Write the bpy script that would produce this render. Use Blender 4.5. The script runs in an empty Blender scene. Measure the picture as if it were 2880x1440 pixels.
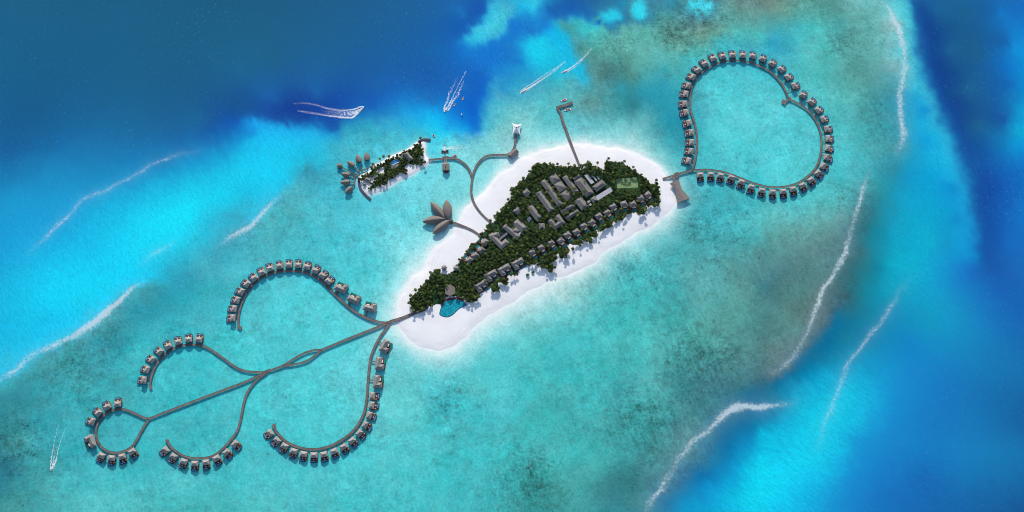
import bpy, math, random
import numpy as np
from mathutils import Vector, Matrix

random.seed(7)
rng = np.random.default_rng(11)
R = math.radians
scene = bpy.context.scene
COL = scene.collection

# ------------------------------------------------------------------ camera
TILT = R(18.0)
DIST = 2100.0
WIDTH = 1640.0
LENS = 36.0 * DIST / WIDTH
cam_d = bpy.data.cameras.new("camera")
cam_d.lens = LENS
cam_d.sensor_width = 36.0
cam_d.clip_start = 10.0
cam_d.clip_end = 30000.0
cam = bpy.data.objects.new("camera", cam_d)
COL.objects.link(cam)
cam.location = (0.0, -DIST * math.sin(TILT), DIST * math.cos(TILT))
cam.rotation_euler = (TILT, 0, 0)
scene.camera = cam
CX, CY, CZ = cam.location
ST, CT = math.sin(TILT), math.cos(TILT)


def W(px, py, z=0.0):
    """point of the photograph (2880 x 1440) -> place on the level z"""
    u = (px - 1440.0) / 2880.0 * WIDTH / DIST
    v = (720.0 - py) / 2880.0 * WIDTH / DIST
    dx, dy, dz = u, v * CT + ST, v * ST - CT
    t = (z - CZ) / dz
    return (CX + dx * t, CY + dy * t)


FR = {'A': (900, 330, 3.4817), 'B': (1300, 400, 3.68), 'C': (1100, 650, 3.5783), 'D': (1880, 120, 2.8),
      'E': (620, 700, 5.152), 'F': (220, 900, 2.862), 'G': (720, 920, 3.0667), 'H': (1420, 100, 5.6),
      'I': (820, 200, 4.7704), 'J': (100, 1180, 8.05), 'K3': (1030, 940, 8.05), 'K4': (1210, 400, 12.88),
      'K5': (1400, 330, 9.91), 'K6': (1170, 540, 9.2), 'K7': (930, 400, 8.053), 'K8': (1000, 380, 7.1545),
      'L1': (1360, 440, 9.9077), 'L2': (1600, 440, 8.5867), 'L3': (1360, 560, 9.9077), 'L4': (1580, 540, 8.5867),
      'L5': (1200, 600, 9.2), 'L6': (1420, 660, 9.2), 'L7': (1140, 710, 6.7786), 'L8': (1260, 690, 8.05),
      'V': (0, 0, 0.89444), 'S': (0, 0, 1.0)}
for i in range(8):
    FR['T%d' % (i + 1)] = ((i % 4) * 720, (i // 4) * 720, 1.788889)


def Q(k, pts):
    x0, y0, f = FR[k]
    return [(x0 + x / f, y0 + y / f) for x, y in pts]


def QW(k, pts, z=0.0):
    return [W(x, y, z) for x, y in Q(k, pts)]


def q1(k, x, y, z=0.0):
    return QW(k, [(x, y)], z)[0]


ORD = ("first second third fourth fifth sixth seventh eighth ninth tenth eleventh twelfth thirteenth fourteenth fifteenth "
       "sixteenth seventeenth eighteenth nineteenth twentieth").split()
TENS = {2: ("twenty", "twentieth"), 3: ("thirty", "thirtieth"), 4: ("forty", "fortieth"), 5: ("fifty", "fiftieth")}


def ordinal(n):
    if n <= 20:
        return ORD[n - 1]
    t, u = divmod(n, 10)
    return TENS[t][1] if u == 0 else TENS[t][0] + "-" + ORD[u - 1]


# ------------------------------------------------------------------ materials
def lin(c):
    c = c / 255.0
    return c / 12.92 if c <= 0.04045 else ((c + 0.055) / 1.055) ** 2.4


MATS = {}


def mat(name, rgb, rough=0.75, var=0.18, scale=0.5, rgb2=None, spec=0.3, rand=0.0, bump=0.0, stretch=None):
    m = bpy.data.materials.new(name)
    m.use_nodes = True
    nt = m.node_tree
    b = nt.nodes['Principled BSDF']
    b.inputs['Roughness'].default_value = rough
    b.inputs['Specular IOR Level'].default_value = spec
    tc = nt.nodes.new('ShaderNodeTexCoord')
    no = nt.nodes.new('ShaderNodeTexNoise')
    no.inputs['Scale'].default_value = scale
    no.inputs['Detail'].default_value = 5
    no.inputs['Roughness'].default_value = 0.65
    if stretch:
        mp = nt.nodes.new('ShaderNodeMapping')
        mp.inputs['Scale'].default_value = stretch
        nt.links.new(tc.outputs['Object'], mp.inputs['Vector'])
        nt.links.new(mp.outputs['Vector'], no.inputs['Vector'])
    else:
        nt.links.new(tc.outputs['Object'], no.inputs['Vector'])
    cr = nt.nodes.new('ShaderNodeValToRGB')
    lo = [max(0.0, c * (1 - var)) for c in rgb]
    hi = [min(1.0, c * (1 + var)) for c in (rgb2 or rgb)]
    cr.color_ramp.elements[0].position = 0.3
    cr.color_ramp.elements[1].position = 0.7
    cr.color_ramp.elements[0].color = (*lo, 1)
    cr.color_ramp.elements[1].color = (*hi, 1)
    nt.links.new(no.outputs['Fac'], cr.inputs['Fac'])
    out = cr.outputs['Color']
    if rand:
        oi = nt.nodes.new('ShaderNodeObjectInfo')
        mr = nt.nodes.new('ShaderNodeMapRange')
        mr.inputs['To Min'].default_value = 1 - rand
        mr.inputs['To Max'].default_value = 1 + rand
        nt.links.new(oi.outputs['Random'], mr.inputs['Value'])
        hs = nt.nodes.new('ShaderNodeHueSaturation')
        nt.links.new(mr.outputs['Result'], hs.inputs['Value'])
        nt.links.new(out, hs.inputs['Color'])
        out = hs.outputs['Color']
    nt.links.new(out, b.inputs['Base Color'])
    if bump:
        bp = nt.nodes.new('ShaderNodeBump')
        bp.inputs['Strength'].default_value = bump
        bp.inputs['Distance'].default_value = 0.2
        nt.links.new(no.outputs['Fac'], bp.inputs['Height'])
        nt.links.new(bp.outputs['Normal'], b.inputs['Normal'])
    MATS[name] = m
    return m


mat('villa_thatch', (0.30, 0.27, 0.255), 0.9, 0.16, 1.3, rand=0.07, bump=0.5)
mat('suite_thatch', (0.25, 0.228, 0.215), 0.9, 0.2, 1.1, rand=0.05, bump=0.5)
mat('grey_shingle', (0.185, 0.172, 0.162), 0.85, 0.25, 0.35, rand=0.10, bump=0.5)
mat('beach_shingle', (0.215, 0.195, 0.18), 0.85, 0.22, 0.6, rand=0.10, bump=0.5)
mat('leaf_thatch', (0.19, 0.16, 0.14), 0.9, 0.3, 0.9, rand=0.06, bump=0.6)
mat('jetty_plank', (0.165, 0.132, 0.122), 0.85, 0.32, 0.16)
mat('dark_plank', (0.085, 0.062, 0.055), 0.85, 0.2, 0.6)
mat('weathered_roof', (0.20, 0.172, 0.16), 0.9, 0.25, 0.4)
mat('timber_deck', (0.115, 0.04, 0.024), 0.7, 0.35, 0.9, rand=0.15)
mat('timber_wall', (0.055, 0.035, 0.028), 0.8, 0.3, 0.8)
mat('pale_slats', (0.56, 0.43, 0.32), 0.8, 0.12, 0.9)
mat('white_canopy', (0.72, 0.70, 0.68), 0.8, 0.05, 0.6)
mat('pool_shell', (0.012, 0.03, 0.07), 0.5, 0.2, 0.6)
mat('pool_blue', (0.085, 0.185, 0.34), 0.08, 0.35, 0.35, rgb2=(0.14, 0.26, 0.42), spec=0.5, rand=0.12)
mat('pool_green', (0.005, 0.23, 0.15), 0.08, 0.3, 0.4, spec=0.5, rand=0.1)
mat('pool_teal', (0.012, 0.20, 0.22), 0.08, 0.3, 0.4, spec=0.5, rand=0.15)
mat('pool_mosaic', (0.003, 0.11, 0.19), 0.08, 0.35, 0.34, rgb2=(0.006, 0.37, 0.43), spec=0.5)
mat('pool_islet', (0.03, 0.25, 0.52), 0.08, 0.25, 0.3, spec=0.5)
mat('piling', (0.38, 0.37, 0.34), 0.8, 0.2, 0.6)
mat('dark_stone', (0.075, 0.07, 0.10), 0.9, 0.35, 0.6, bump=0.6)
mat('pale_concrete', (0.43, 0.42, 0.46), 0.85, 0.1, 0.2)
mat('court_green', (0.22, 0.32, 0.14), 0.9, 0.12, 0.12)
mat('court_line', (0.55, 0.58, 0.5), 0.8, 0.05, 0.5)
mat('membrane', (0.80, 0.79, 0.80), 0.6, 0.03, 0.4)
mat('white_paint', (0.80, 0.79, 0.78), 0.35, 0.04, 0.5)
mat('warm_cushion', (0.72, 0.66, 0.60), 0.8, 0.06, 0.8)
mat('orange_cloth', (0.62, 0.28, 0.10), 0.8, 0.1, 0.8, rand=0.15)
mat('red_paint', (0.30, 0.03, 0.03), 0.4, 0.15, 0.8)
mat('red_deck', (0.17, 0.045, 0.04), 0.8, 0.3, 0.5)
mat('dark_glass', (0.02, 0.03, 0.04), 0.1, 0.2, 0.5, spec=0.5)
mat('sail_cloth', (0.62, 0.42, 0.33), 0.8, 0.1, 0.6)
mat('trunk_bark', (0.17, 0.14, 0.11), 0.95, 0.25, 1.5)
mat('foam', (0.84, 0.87, 0.88), 0.9, 0.03, 0.5)
mat('lawn', (0.012, 0.030, 0.010), 0.95, 0.4, 0.06, rgb2=(0.028, 0.075, 0.026))
mat('shrub_leaf', (0.04, 0.16, 0.085), 0.9, 0.3, 0.9)


def leaf_mat(name, dark, light, rand):
    m = mat(name, dark, 0.75, 0.35, 0.7, rgb2=light, spec=0.15, rand=rand)
    return m


leaf_mat('broad_leaf', (0.025, 0.047, 0.010), (0.078, 0.110, 0.024), 0.6)
leaf_mat('palm_leaf', (0.032, 0.048, 0.012), (0.105, 0.125, 0.03), 0.4)

# ------------------------------------------------------------------ mesh builder


class MB:
    def __init__(s):
        s.v, s.f = [], []

    def add(s, vs, fs):
        n = len(s.v)
        s.v += [tuple(p) for p in vs]
        s.f += [tuple(i + n for i in f) for f in fs]
        return s

    def box(s, x0, x1, y0, y1, z0, z1, taper=0.0):
        t = taper
        return s.add([(x0, y0, z0), (x1, y0, z0), (x1, y1, z0), (x0, y1, z0),
                      (x0 + t, y0 + t, z1), (x1 - t, y0 + t, z1), (x1 - t, y1 - t, z1), (x0 + t, y1 - t, z1)],
                     [(3, 2, 1, 0), (4, 5, 6, 7), (0, 1, 5, 4), (1, 2, 6, 5), (2, 3, 7, 6), (3, 0, 4, 7)])

    def obox(s, p, q, w, z0, z1):
        """box along p-q"""
        dx, dy = q[0] - p[0], q[1] - p[1]
        L = math.hypot(dx, dy) or 1
        nx, ny = -dy / L * w / 2, dx / L * w / 2
        return s.prism([(p[0] - nx, p[1] - ny), (q[0] - nx, q[1] - ny), (q[0] + nx, q[1] + ny), (p[0] + nx, p[1] + ny)], z0, z1)

    def prism(s, poly, z0, z1):
        a = sum(poly[i][0] * poly[(i + 1) % len(poly)][1] - poly[(i + 1) % len(poly)][0] * poly[i][1] for i in range(len(poly)))
        if a < 0:
            poly = poly[::-1]
        n = len(poly)
        z0 = z0 if hasattr(z0, '__len__') else [z0] * n
        z1 = z1 if hasattr(z1, '__len__') else [z1] * n
        vs = [(*p, z) for p, z in zip(poly, z0)] + [(*p, z) for p, z in zip(poly, z1)]
        return s.add(vs, [tuple(range(n - 1, -1, -1)), tuple(range(n, 2 * n))] + [(i, (i + 1) % n, n + (i + 1) % n, n + i) for i in range(n)])

    def tube(s, p, q, r0, r1, n=6, cap=True):
        p, q = Vector(p), Vector(q)
        d = (q - p).normalized()
        a = d.orthogonal().normalized()
        b = d.cross(a)
        vs = []
        for c, r in ((p, r0), (q, r1)):
            for k in range(n):
                t = 2 * math.pi * k / n
                vs.append(tuple(c + (a * math.cos(t) + b * math.sin(t)) * r))
        fs = [(i, (i + 1) % n, n + (i + 1) % n, n + i) for i in range(n)]
        if cap:
            fs += [tuple(range(n - 1, -1, -1)), tuple(range(n, 2 * n))]
        return s.add(vs, fs)

    def path(s, pts, radii, n=6):
        for i in range(len(pts) - 1):
            s.tube(pts[i], pts[i + 1], radii[i], radii[i + 1], n)
        return s

    def fan(s, ring, apex, thick=0.25):
        n = len(ring)
        vs = [tuple(r) for r in ring] + [tuple(apex)] + [(r[0], r[1], r[2] - thick) for r in ring]
        fs = [(i, (i + 1) % n, n) for i in range(n)] + [(i, n + 1 + i, n + 1 + (i + 1) % n, (i + 1) % n) for i in range(n)]
        fs.append(tuple(range(2 * n, n, -1)))
        return s.add(vs, fs)

    def hip(s, cx, cy, lx, ly, z, h, ridge=None, thick=0.3, rot=0.0):
        """hipped roof, ridge along the longer side"""
        along_x = lx >= ly
        L, S_ = (lx, ly) if along_x else (ly, lx)
        r = ridge if ridge is not None else max(0.15, L - S_)
        a, b = L / 2, S_ / 2
        vs = [(-a, -b, z), (a, -b, z), (a, b, z), (-a, b, z), (-r / 2, 0, z + h), (r / 2, 0, z + h)]
        vs += [(x, y, z - thick) for x, y, _ in vs[:4]]
        if not along_x:
            vs = [(-y, x, zz) for x, y, zz in vs]
        ca, sa = math.cos(rot), math.sin(rot)
        vs = [(cx + x * ca - y * sa, cy + x * sa + y * ca, zz) for x, y, zz in vs]
        return s.add(vs, [(0, 1, 5, 4), (1, 2, 5), (2, 3, 4, 5), (3, 0, 4), (1, 0, 6, 7), (2, 1, 7, 8), (3, 2, 8, 9), (0, 3, 9, 6), (6, 9, 8, 7)])

    def obj(s, name, m, parent=None, smooth=False):
        me = bpy.data.meshes.new(name)
        me.from_pydata(s.v, [], s.f)
        me.update()
        if smooth:
            me.polygons.foreach_set('use_smooth', [True] * len(me.polygons))
        me.materials.append(MATS[m] if isinstance(m, str) else m)
        o = bpy.data.objects.new(name, me)
        COL.objects.link(o)
        if parent is not None:
            o.parent = parent
        return o


def tag(o, label=None, cat=None, group=None, kind=None):
    for k, v in (('label', label), ('category', cat), ('group', group), ('kind', kind)):
        if v:
            o[k] = v
    return o


def thing(name, label, cat, loc=(0, 0, 0), rz=0.0, group=None):
    o = bpy.data.objects.new(name, None)
    o.empty_display_size = 0.5
    COL.objects.link(o)
    o.location = loc
    o.rotation_euler = (0, 0, rz)
    return tag(o, label, cat, group)


def dup(root, loc, rz, label, scale=None):
    r = root.copy()
    COL.objects.link(r)
    r.location = loc
    r.rotation_euler = (0, 0, rz)
    if scale:
        r.scale = scale
    r['label'] = label
    for ch in list(root.children):
        c = ch.copy()
        COL.objects.link(c)
        c.parent = r
        for g in list(ch.children):
            d = g.copy()
            COL.objects.link(d)
            d.parent = c
    return r


def smooth_line(pts, step=3.0, closed=False):
    """Catmull-Rom through pts, sampled every step metres"""
    P = [np.array(p, float) for p in pts]
    out = []
    n = len(P)
    for i in range(n - 1 if not closed else n):
        p0, p1, p2, p3 = (P[(i - 1) % n] if (closed or i > 0) else 2 * P[0] - P[1], P[i % n], P[(i + 1) % n],
                          P[(i + 2) % n] if (closed or i + 2 < n) else 2 * P[-1] - P[-2])
        k = max(1, int(np.linalg.norm(p2 - p1) / step))
        for j in range(k):
            t = j / k
            out.append(tuple(0.5 * ((2 * p1) + (p2 - p0) * t + (2 * p0 - 5 * p1 + 4 * p2 - p3) * t * t + (3 * p1 - p0 - 3 * p2 + p3) * t ** 3)))
    if not closed:
        out.append(tuple(P[-1]))
    return out


def ribbon(mb, pts, w, z0, z1):
    n = len(pts)
    L, Rr = [], []
    for i, p in enumerate(pts):
        a = np.array(pts[max(0, i - 1)])
        b = np.array(pts[min(n - 1, i + 1)])
        d = (b - a) / (np.linalg.norm(b - a) + 1e-9)
        nn = np.array((-d[1], d[0])) * w / 2
        L.append(tuple(np.array(p) + nn))
        Rr.append(tuple(np.array(p) - nn))
    vs, fs = [], []
    for a, b in zip(L, Rr):
        vs += [(*a, z1), (*b, z1), (*b, z0), (*a, z0)]
    for i in range(n - 1):
        k = 4 * i
        for e in range(4):
            f = (e + 1) % 4
            fs.append((k + e, k + 4 + e, k + 4 + f, k + f)[::-1])
    fs += [(0, 1, 2, 3), tuple(4 * (n - 1) + i for i in (3, 2, 1, 0))]
    mb.add(vs, fs)
    return L, Rr


def inpoly(pts, poly):
    pts = np.asarray(pts, float)
    x, y = pts[:, 0], pts[:, 1]
    r = np.zeros(len(pts), bool)
    n = len(poly)
    for i in range(n):
        x0, y0 = poly[i]
        x1, y1 = poly[(i + 1) % n]
        if y0 == y1:
            continue
        c = (y0 > y) != (y1 > y)
        r ^= c & (x < (x1 - x0) * (y - y0) / (y1 - y0) + x0)
    return r


def segdist(pts, line, closed=False):
    pts = np.asarray(pts, float)
    d = np.full(len(pts), 1e9)
    n = len(line)
    for i in range(n if closed else n - 1):
        a = np.array(line[i])
        b = np.array(line[(i + 1) % n])
        ab = b - a
        t = np.clip(((pts - a) @ ab) / (ab @ ab + 1e-12), 0, 1)
        q = pts - a - t[:, None] * ab
        d = np.minimum(d, np.hypot(q[:, 0], q[:, 1]))
    return d


def sdist(pts, poly):
    d = segdist(pts, poly, True)
    return np.where(inpoly(pts, poly), d, -d)


_lat = rng.random((257, 257))


def vnoise(x, y, s):
    x = np.asarray(x) / s + 1000.0
    y = np.asarray(y) / s + 1000.0
    xi, yi = np.floor(x).astype(int), np.floor(y).astype(int)
    fx, fy = x - xi, y - yi
    fx = fx * fx * (3 - 2 * fx)
    fy = fy * fy * (3 - 2 * fy)
    xi %= 256
    yi %= 256
    a = _lat[yi, xi] * (1 - fx) + _lat[yi, xi + 1] * fx
    b = _lat[yi + 1, xi] * (1 - fx) + _lat[yi + 1, xi + 1] * fx
    return a * (1 - fy) + b * fy - 0.5


def fbm(x, y, s, o=4):
    r, a = 0.0, 1.0
    for k in range(o):
        r = r + a * vnoise(x + 37.1 * k, y - 91.7 * k, s / 2 ** k)
        a *= 0.55
    return r


def grid_obj(name, X, Y, Z, keep, m):
    """mesh from 2D arrays; keep = faces mask"""
    ny, nx = X.shape
    idx = np.arange(nx * ny).reshape(ny, nx)
    F = np.stack([idx[:-1, :-1], idx[:-1, 1:], idx[1:, 1:], idx[1:, :-1]], -1).reshape(-1, 4)
    if keep is not None:
        F = F[keep.reshape(-1)]
    used = np.unique(F)
    remap = np.zeros(nx * ny, int)
    remap[used] = np.arange(len(used))
    F = remap[F]
    co = np.stack([X, Y, Z], -1).reshape(-1, 3)[used]
    me = bpy.data.meshes.new(name)
    me.vertices.add(len(co))
    me.vertices.foreach_set('co', co.astype(np.float32).ravel())
    me.loops.add(F.size)
    me.loops.foreach_set('vertex_index', F.astype(np.int32).ravel())
    me.polygons.add(len(F))
    me.polygons.foreach_set('loop_start', np.arange(0, F.size, 4, dtype=np.int32))
    me.polygons.foreach_set('use_smooth', np.ones(len(F), bool))
    me.update(calc_edges=True)
    me.materials.append(m)
    o = bpy.data.objects.new(name, me)
    COL.objects.link(o)
    return o, used

# ------------------------------------------------------------------ sea colours (depth and sea bed), read as sRGB at places of the lagoon
SEA = {
 'T1': "60,60,27,92,135;640,60,25,91,134;1200,60,26,88,130;60,350,24,92,138;640,350,26,92,136;1200,350,27,96,144;200,600,24,90,142;700,600,27,98,150;1000,600,27,95,150;1230,560,24,84,150;60,760,24,94,156;300,740,26,106,168;600,740,28,112,172;880,720,27,104,168;1060,660,24,90,166;1200,620,20,88,178;1275,660,24,150,222;1130,720,24,130,195;40,860,26,112,172;250,860,28,132,188;500,860,29,132,188;700,830,28,126,186;950,800,27,142,200;1240,730,24,180,226;60,1000,29,150,204;300,980,30,150,206;560,980,27,165,214;800,960,28,186,226;1000,900,27,186,224;1200,860,26,200,236;60,1200,28,160,216;300,1180,28,166,218;560,1150,26,194,234;760,1100,25,214,246;950,1060,25,222,248;1120,1000,27,206,238;1260,960,28,190,228;500,1270,25,196,236;700,1270,26,212,246;900,1200,27,214,244;1050,1130,38,190,222;1180,1080,44,176,206;1270,1040,40,190,218;1100,1270,52,172,196;1270,1180,64,178,196",
 'T2': "60,60,26,88,132;400,60,26,90,140;700,60,26,92,150;900,60,24,94,160;1040,60,24,104,180;60,300,27,92,138;400,300,27,92,150;700,280,24,92,160;900,250,22,96,170;1020,200,26,120,196;1090,180,32,170,222;1130,120,34,178,232;1200,80,50,186,220;1270,30,52,180,214;1250,140,40,170,210;1080,240,24,140,216;1180,240,22,128,208;1270,230,24,120,200;1120,320,22,110,200;1230,330,24,124,206;60,480,26,92,165;300,450,27,92,164;600,430,26,92,168;850,420,24,92,172;1000,400,24,96,180;1060,450,22,100,186;1150,450,26,140,205;1240,440,40,150,205;100,570,24,90,172;300,590,26,96,180;450,590,24,94,176;600,540,22,98,186;700,510,24,112,196;880,500,26,110,190;30,620,26,140,215;150,660,28,172,224;280,640,26,150,208;340,640,32,136,190;440,640,40,150,190;560,620,42,160,198;660,590,40,150,200;760,550,26,150,216;800,580,24,160,226;900,600,16,184,240;900,560,18,160,228;1000,600,20,140,220;1100,580,22,108,196;1050,640,20,160,226;1130,620,40,168,214;1180,560,60,175,205;1240,560,84,186,200;950,680,40,205,238;800,660,50,190,216;650,680,62,190,212;500,700,56,184,208;380,720,46,180,212;100,760,26,194,236;250,760,28,186,224;330,800,40,182,212;30,850,26,204,244;150,850,28,200,236;240,830,36,180,210;268,855,48,150,175;60,960,32,200,234;200,930,46,192,220;330,950,60,188,210;480,1020,70,196,212;100,1060,60,186,204;200,1080,66,186,198;140,1140,66,182,194;300,1100,70,194,208;600,1000,84,206,222;750,960,104,216,228;900,940,116,220,230;1000,880,118,222,232;1030,990,110,214,222;750,1080,96,214,226;700,1180,110,220,230;800,1240,130,228,236;500,1180,70,200,216;300,1230,62,190,206;100,1250,66,186,200;900,760,80,214,236;1000,720,96,212,228;1070,760,130,220,228;1150,700,110,204,216;1230,650,120,205,210;1200,760,128,214,220;1270,720,140,214,220;1200,860,120,220,228;1150,940,130,224,232;1270,820,170,234,240;620,740,70,196,218",
 'T3': "150,260,22,205,236;100,280,24,198,232;180,280,24,198,230;220,285,26,188,222;140,200,24,198,232;90,225,24,192,230;40,30,28,176,224;120,20,40,196,230;90,90,24,140,208;30,140,26,130,210;200,40,22,100,176;280,60,24,92,165;380,30,30,100,165;180,120,24,130,210;100,160,26,120,200;460,20,30,120,175;560,20,34,140,180;500,80,36,180,214;440,95,30,160,205;540,60,40,170,200;580,45,44,150,175;650,50,40,190,216;610,75,36,180,212;700,30,50,160,180;740,90,70,160,165;800,15,50,150,175;940,30,60,196,214;900,40,56,180,200;1000,20,60,180,200;1060,30,90,160,160;1150,30,105,150,145;1250,40,100,145,140;1200,90,92,160,155;1100,90,90,165,160;300,110,44,168,196;400,110,46,180,200;350,180,48,180,192;470,170,76,172,172;560,150,84,176,172;660,140,80,176,172;540,230,92,172,165;640,220,92,180,175;720,160,84,172,166;820,150,86,150,142;800,200,84,150,142;880,190,92,160,150;860,250,90,165,155;960,160,110,160,145;1040,160,96,170,158;980,230,84,178,172;1150,180,76,186,186;1250,180,72,190,192;60,220,26,170,220;130,230,24,200,232;200,220,22,186,226;270,220,26,176,214;20,300,24,120,200;90,320,26,176,220;200,310,24,186,222;300,280,32,176,206;310,200,50,160,175;100,400,40,160,205;30,420,40,160,200;200,380,44,180,205;330,330,44,176,196;380,270,84,170,168;440,330,76,140,140;480,370,70,132,132;560,330,70,140,135;600,380,74,146,140;500,290,82,160,155;640,320,88,172,165;740,300,84,180,178;800,340,70,180,180;400,420,80,176,180;420,500,84,150,150;370,520,92,160,160;470,480,74,160,165;540,430,50,150,165;620,470,46,140,155;600,530,44,128,140;540,520,54,150,160;680,430,44,160,178;760,420,44,156,176;700,500,38,150,172;780,520,40,156,178;840,600,36,146,170;800,620,38,150,172;860,680,46,160,178;660,580,80,176,184;560,600,90,190,196;480,640,100,196,202;400,600,90,180,188;300,420,70,184,196;200,480,84,194,204;100,520,90,196,206;180,600,84,200,210;60,600,120,206,212;330,600,84,184,194;330,670,100,206,216;230,680,116,214,220;640,680,128,196,200;700,720,110,196,202;760,780,96,196,202;720,640,62,170,182;800,720,56,170,184;820,830,70,184,194;600,700,150,210,214;1000,420,74,202,212;1150,400,66,200,212;1250,450,78,206,214;1000,520,80,206,216;1150,540,84,208,216;1250,600,80,208,216;1000,640,76,206,216;1100,720,78,206,214;1250,740,74,206,216;1000,780,72,202,212;1150,850,70,204,214;1250,880,64,206,216;900,290,70,188,192;1050,220,60,184,194;1180,230,60,180,196;830,460,50,168,184;950,950,60,182,194;1100,980,66,186,196;1050,1060,54,178,188;900,1060,54,172,184;1000,1150,62,168,178;860,1150,56,164,172;1200,1050,64,190,200;1200,1180,70,180,184;1080,1250,70,170,176;950,1250,64,164,170;780,1200,72,180,186;700,1250,80,190,196;640,1270,110,206,210;820,1080,84,190,196",
 'T4': "30,30,110,150,140;100,60,90,170,160;200,40,86,170,165;330,30,80,150,145;300,80,80,170,165;430,20,110,190,190;480,60,100,180,178;60,180,50,168,190;20,200,40,160,190;150,130,60,184,190;250,160,74,190,190;350,130,72,170,170;440,160,88,160,158;420,220,82,156,155;540,140,96,180,180;560,230,96,184,184;500,300,92,172,172;200,260,84,194,194;300,260,80,184,182;380,330,84,164,160;450,350,82,160,158;300,350,74,182,182;250,350,78,190,190;620,120,140,196,200;620,220,120,190,196;640,330,118,182,190;700,60,40,170,205;690,150,60,190,210;720,240,50,170,205;740,330,40,150,200;715,20,30,140,195;750,60,24,100,175;760,200,24,84,165;790,320,22,90,168;850,60,26,92,150;1000,60,26,92,144;1120,60,24,94,165;1180,80,20,112,190;1270,60,22,104,190;900,250,27,90,145;1050,250,27,90,140;1180,220,22,96,172;1230,240,18,136,210;1280,250,18,140,212;1200,330,18,110,195;1270,380,14,132,205;1220,430,20,100,180;1000,450,28,92,142;870,450,24,86,158;830,510,22,86,170;780,420,30,140,205;700,430,56,176,200;740,480,30,166,212;790,560,24,150,208;850,640,24,120,200;920,600,24,84,160;1050,640,28,92,142;1190,600,24,88,165;1270,560,18,150,205;1250,650,18,160,208;1230,740,16,140,205;1280,800,20,120,200;600,420,72,160,168;520,430,80,160,162;440,500,86,180,178;560,540,60,150,160;620,600,50,150,166;380,600,76,190,196;450,680,74,184,190;550,680,58,166,176;620,740,60,160,172;740,600,26,166,210;800,700,16,160,215;900,760,20,140,205;960,800,22,110,195;880,680,22,120,200;1050,830,24,84,160;1000,880,22,100,190;1150,850,22,90,172;1260,900,20,100,185;640,840,40,140,165;560,830,50,156,172;700,880,24,150,195;800,880,14,160,210;940,950,18,140,205;1010,1050,20,100,190;1080,1050,22,90,172;1200,1080,22,96,182;1280,1050,22,108,192;420,800,70,190,198;380,900,66,190,198;450,900,74,186,196;560,950,40,146,160;620,980,30,150,180;700,1000,20,160,200;850,1050,16,160,205;960,1100,20,140,200;1060,1180,22,90,180;1200,1220,24,100,186;1000,1230,24,110,195;300,1050,90,186,186;150,1050,84,198,204;40,1070,90,196,196;400,990,74,168,172;490,1050,50,124,138;380,1100,92,160,165;250,1150,98,160,158;100,1160,96,170,168;30,1200,90,160,160;480,1150,44,114,128;540,1180,24,130,155;620,1150,24,156,190;700,1200,16,164,200;800,1200,16,170,204;900,1220,22,150,198;320,1230,90,140,145;470,1250,52,120,135;150,1250,92,146,148;60,600,84,208,218;150,650,78,206,216;120,830,76,210,218;30,800,84,212,222",
 'T5': "20,30,28,164,216;200,60,26,190,232;60,130,27,182,226;400,80,24,208,244;250,200,24,210,246;600,60,24,208,244;760,60,30,196,230;400,220,26,206,240;560,160,26,206,240;100,300,26,190,230;250,330,27,190,230;450,290,34,194,228;30,420,28,184,226;150,420,26,192,232;40,520,40,190,224;330,370,30,190,226;880,40,40,180,208;1000,40,54,178,200;850,110,40,168,196;950,110,46,160,184;1100,100,56,180,198;1240,60,66,190,204;700,230,46,164,182;820,200,44,156,176;760,280,42,150,170;900,220,44,166,184;640,270,44,160,180;1050,200,54,182,196;980,290,54,180,194;1090,290,52,186,202;560,330,46,162,178;500,440,46,154,170;400,440,46,158,174;620,420,46,154,170;700,380,46,172,188;800,360,50,180,196;330,480,48,158,172;240,530,46,156,170;130,560,48,166,182;60,600,50,166,182;450,560,50,158,170;360,600,56,162,172;550,560,52,168,180;620,620,56,176,186;200,620,50,156,170;80,680,46,144,160;30,720,46,140,155;200,720,52,158,170;320,700,54,170,182;420,660,58,168,176;700,480,56,186,196;650,560,54,182,192;850,560,58,196,206;1000,560,54,192,204;900,700,54,188,198;1000,650,62,198,208;1180,500,66,206,214;1240,440,74,208,216;1100,420,64,198,206;800,640,60,192,202;1050,800,60,190,200;900,850,58,186,196;1100,720,62,194,204;1250,820,70,202,210;1000,920,60,188,198;600,880,58,184,196;550,850,56,180,192;750,900,60,192,202;80,850,50,146,156;40,950,56,140,146;100,920,60,150,154;180,880,52,160,172;200,1000,54,164,174;350,850,54,176,188;380,1000,54,176,188;100,1060,50,140,152;30,1080,40,120,142;60,1180,52,140,150;180,1120,60,158,164;150,1230,62,160,166;30,1260,62,156,158;300,1150,64,180,186;400,1100,62,184,194;450,1200,78,196,202;350,1260,76,188,194;550,1150,76,196,202;650,1220,74,194,200;700,1080,60,186,196;780,1160,68,190,196;850,1250,66,188,192;950,1150,80,200,206;1100,1180,66,192,198;1200,1080,66,196,204;1250,1250,72,194,198;1000,1260,64,186,190",
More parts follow.
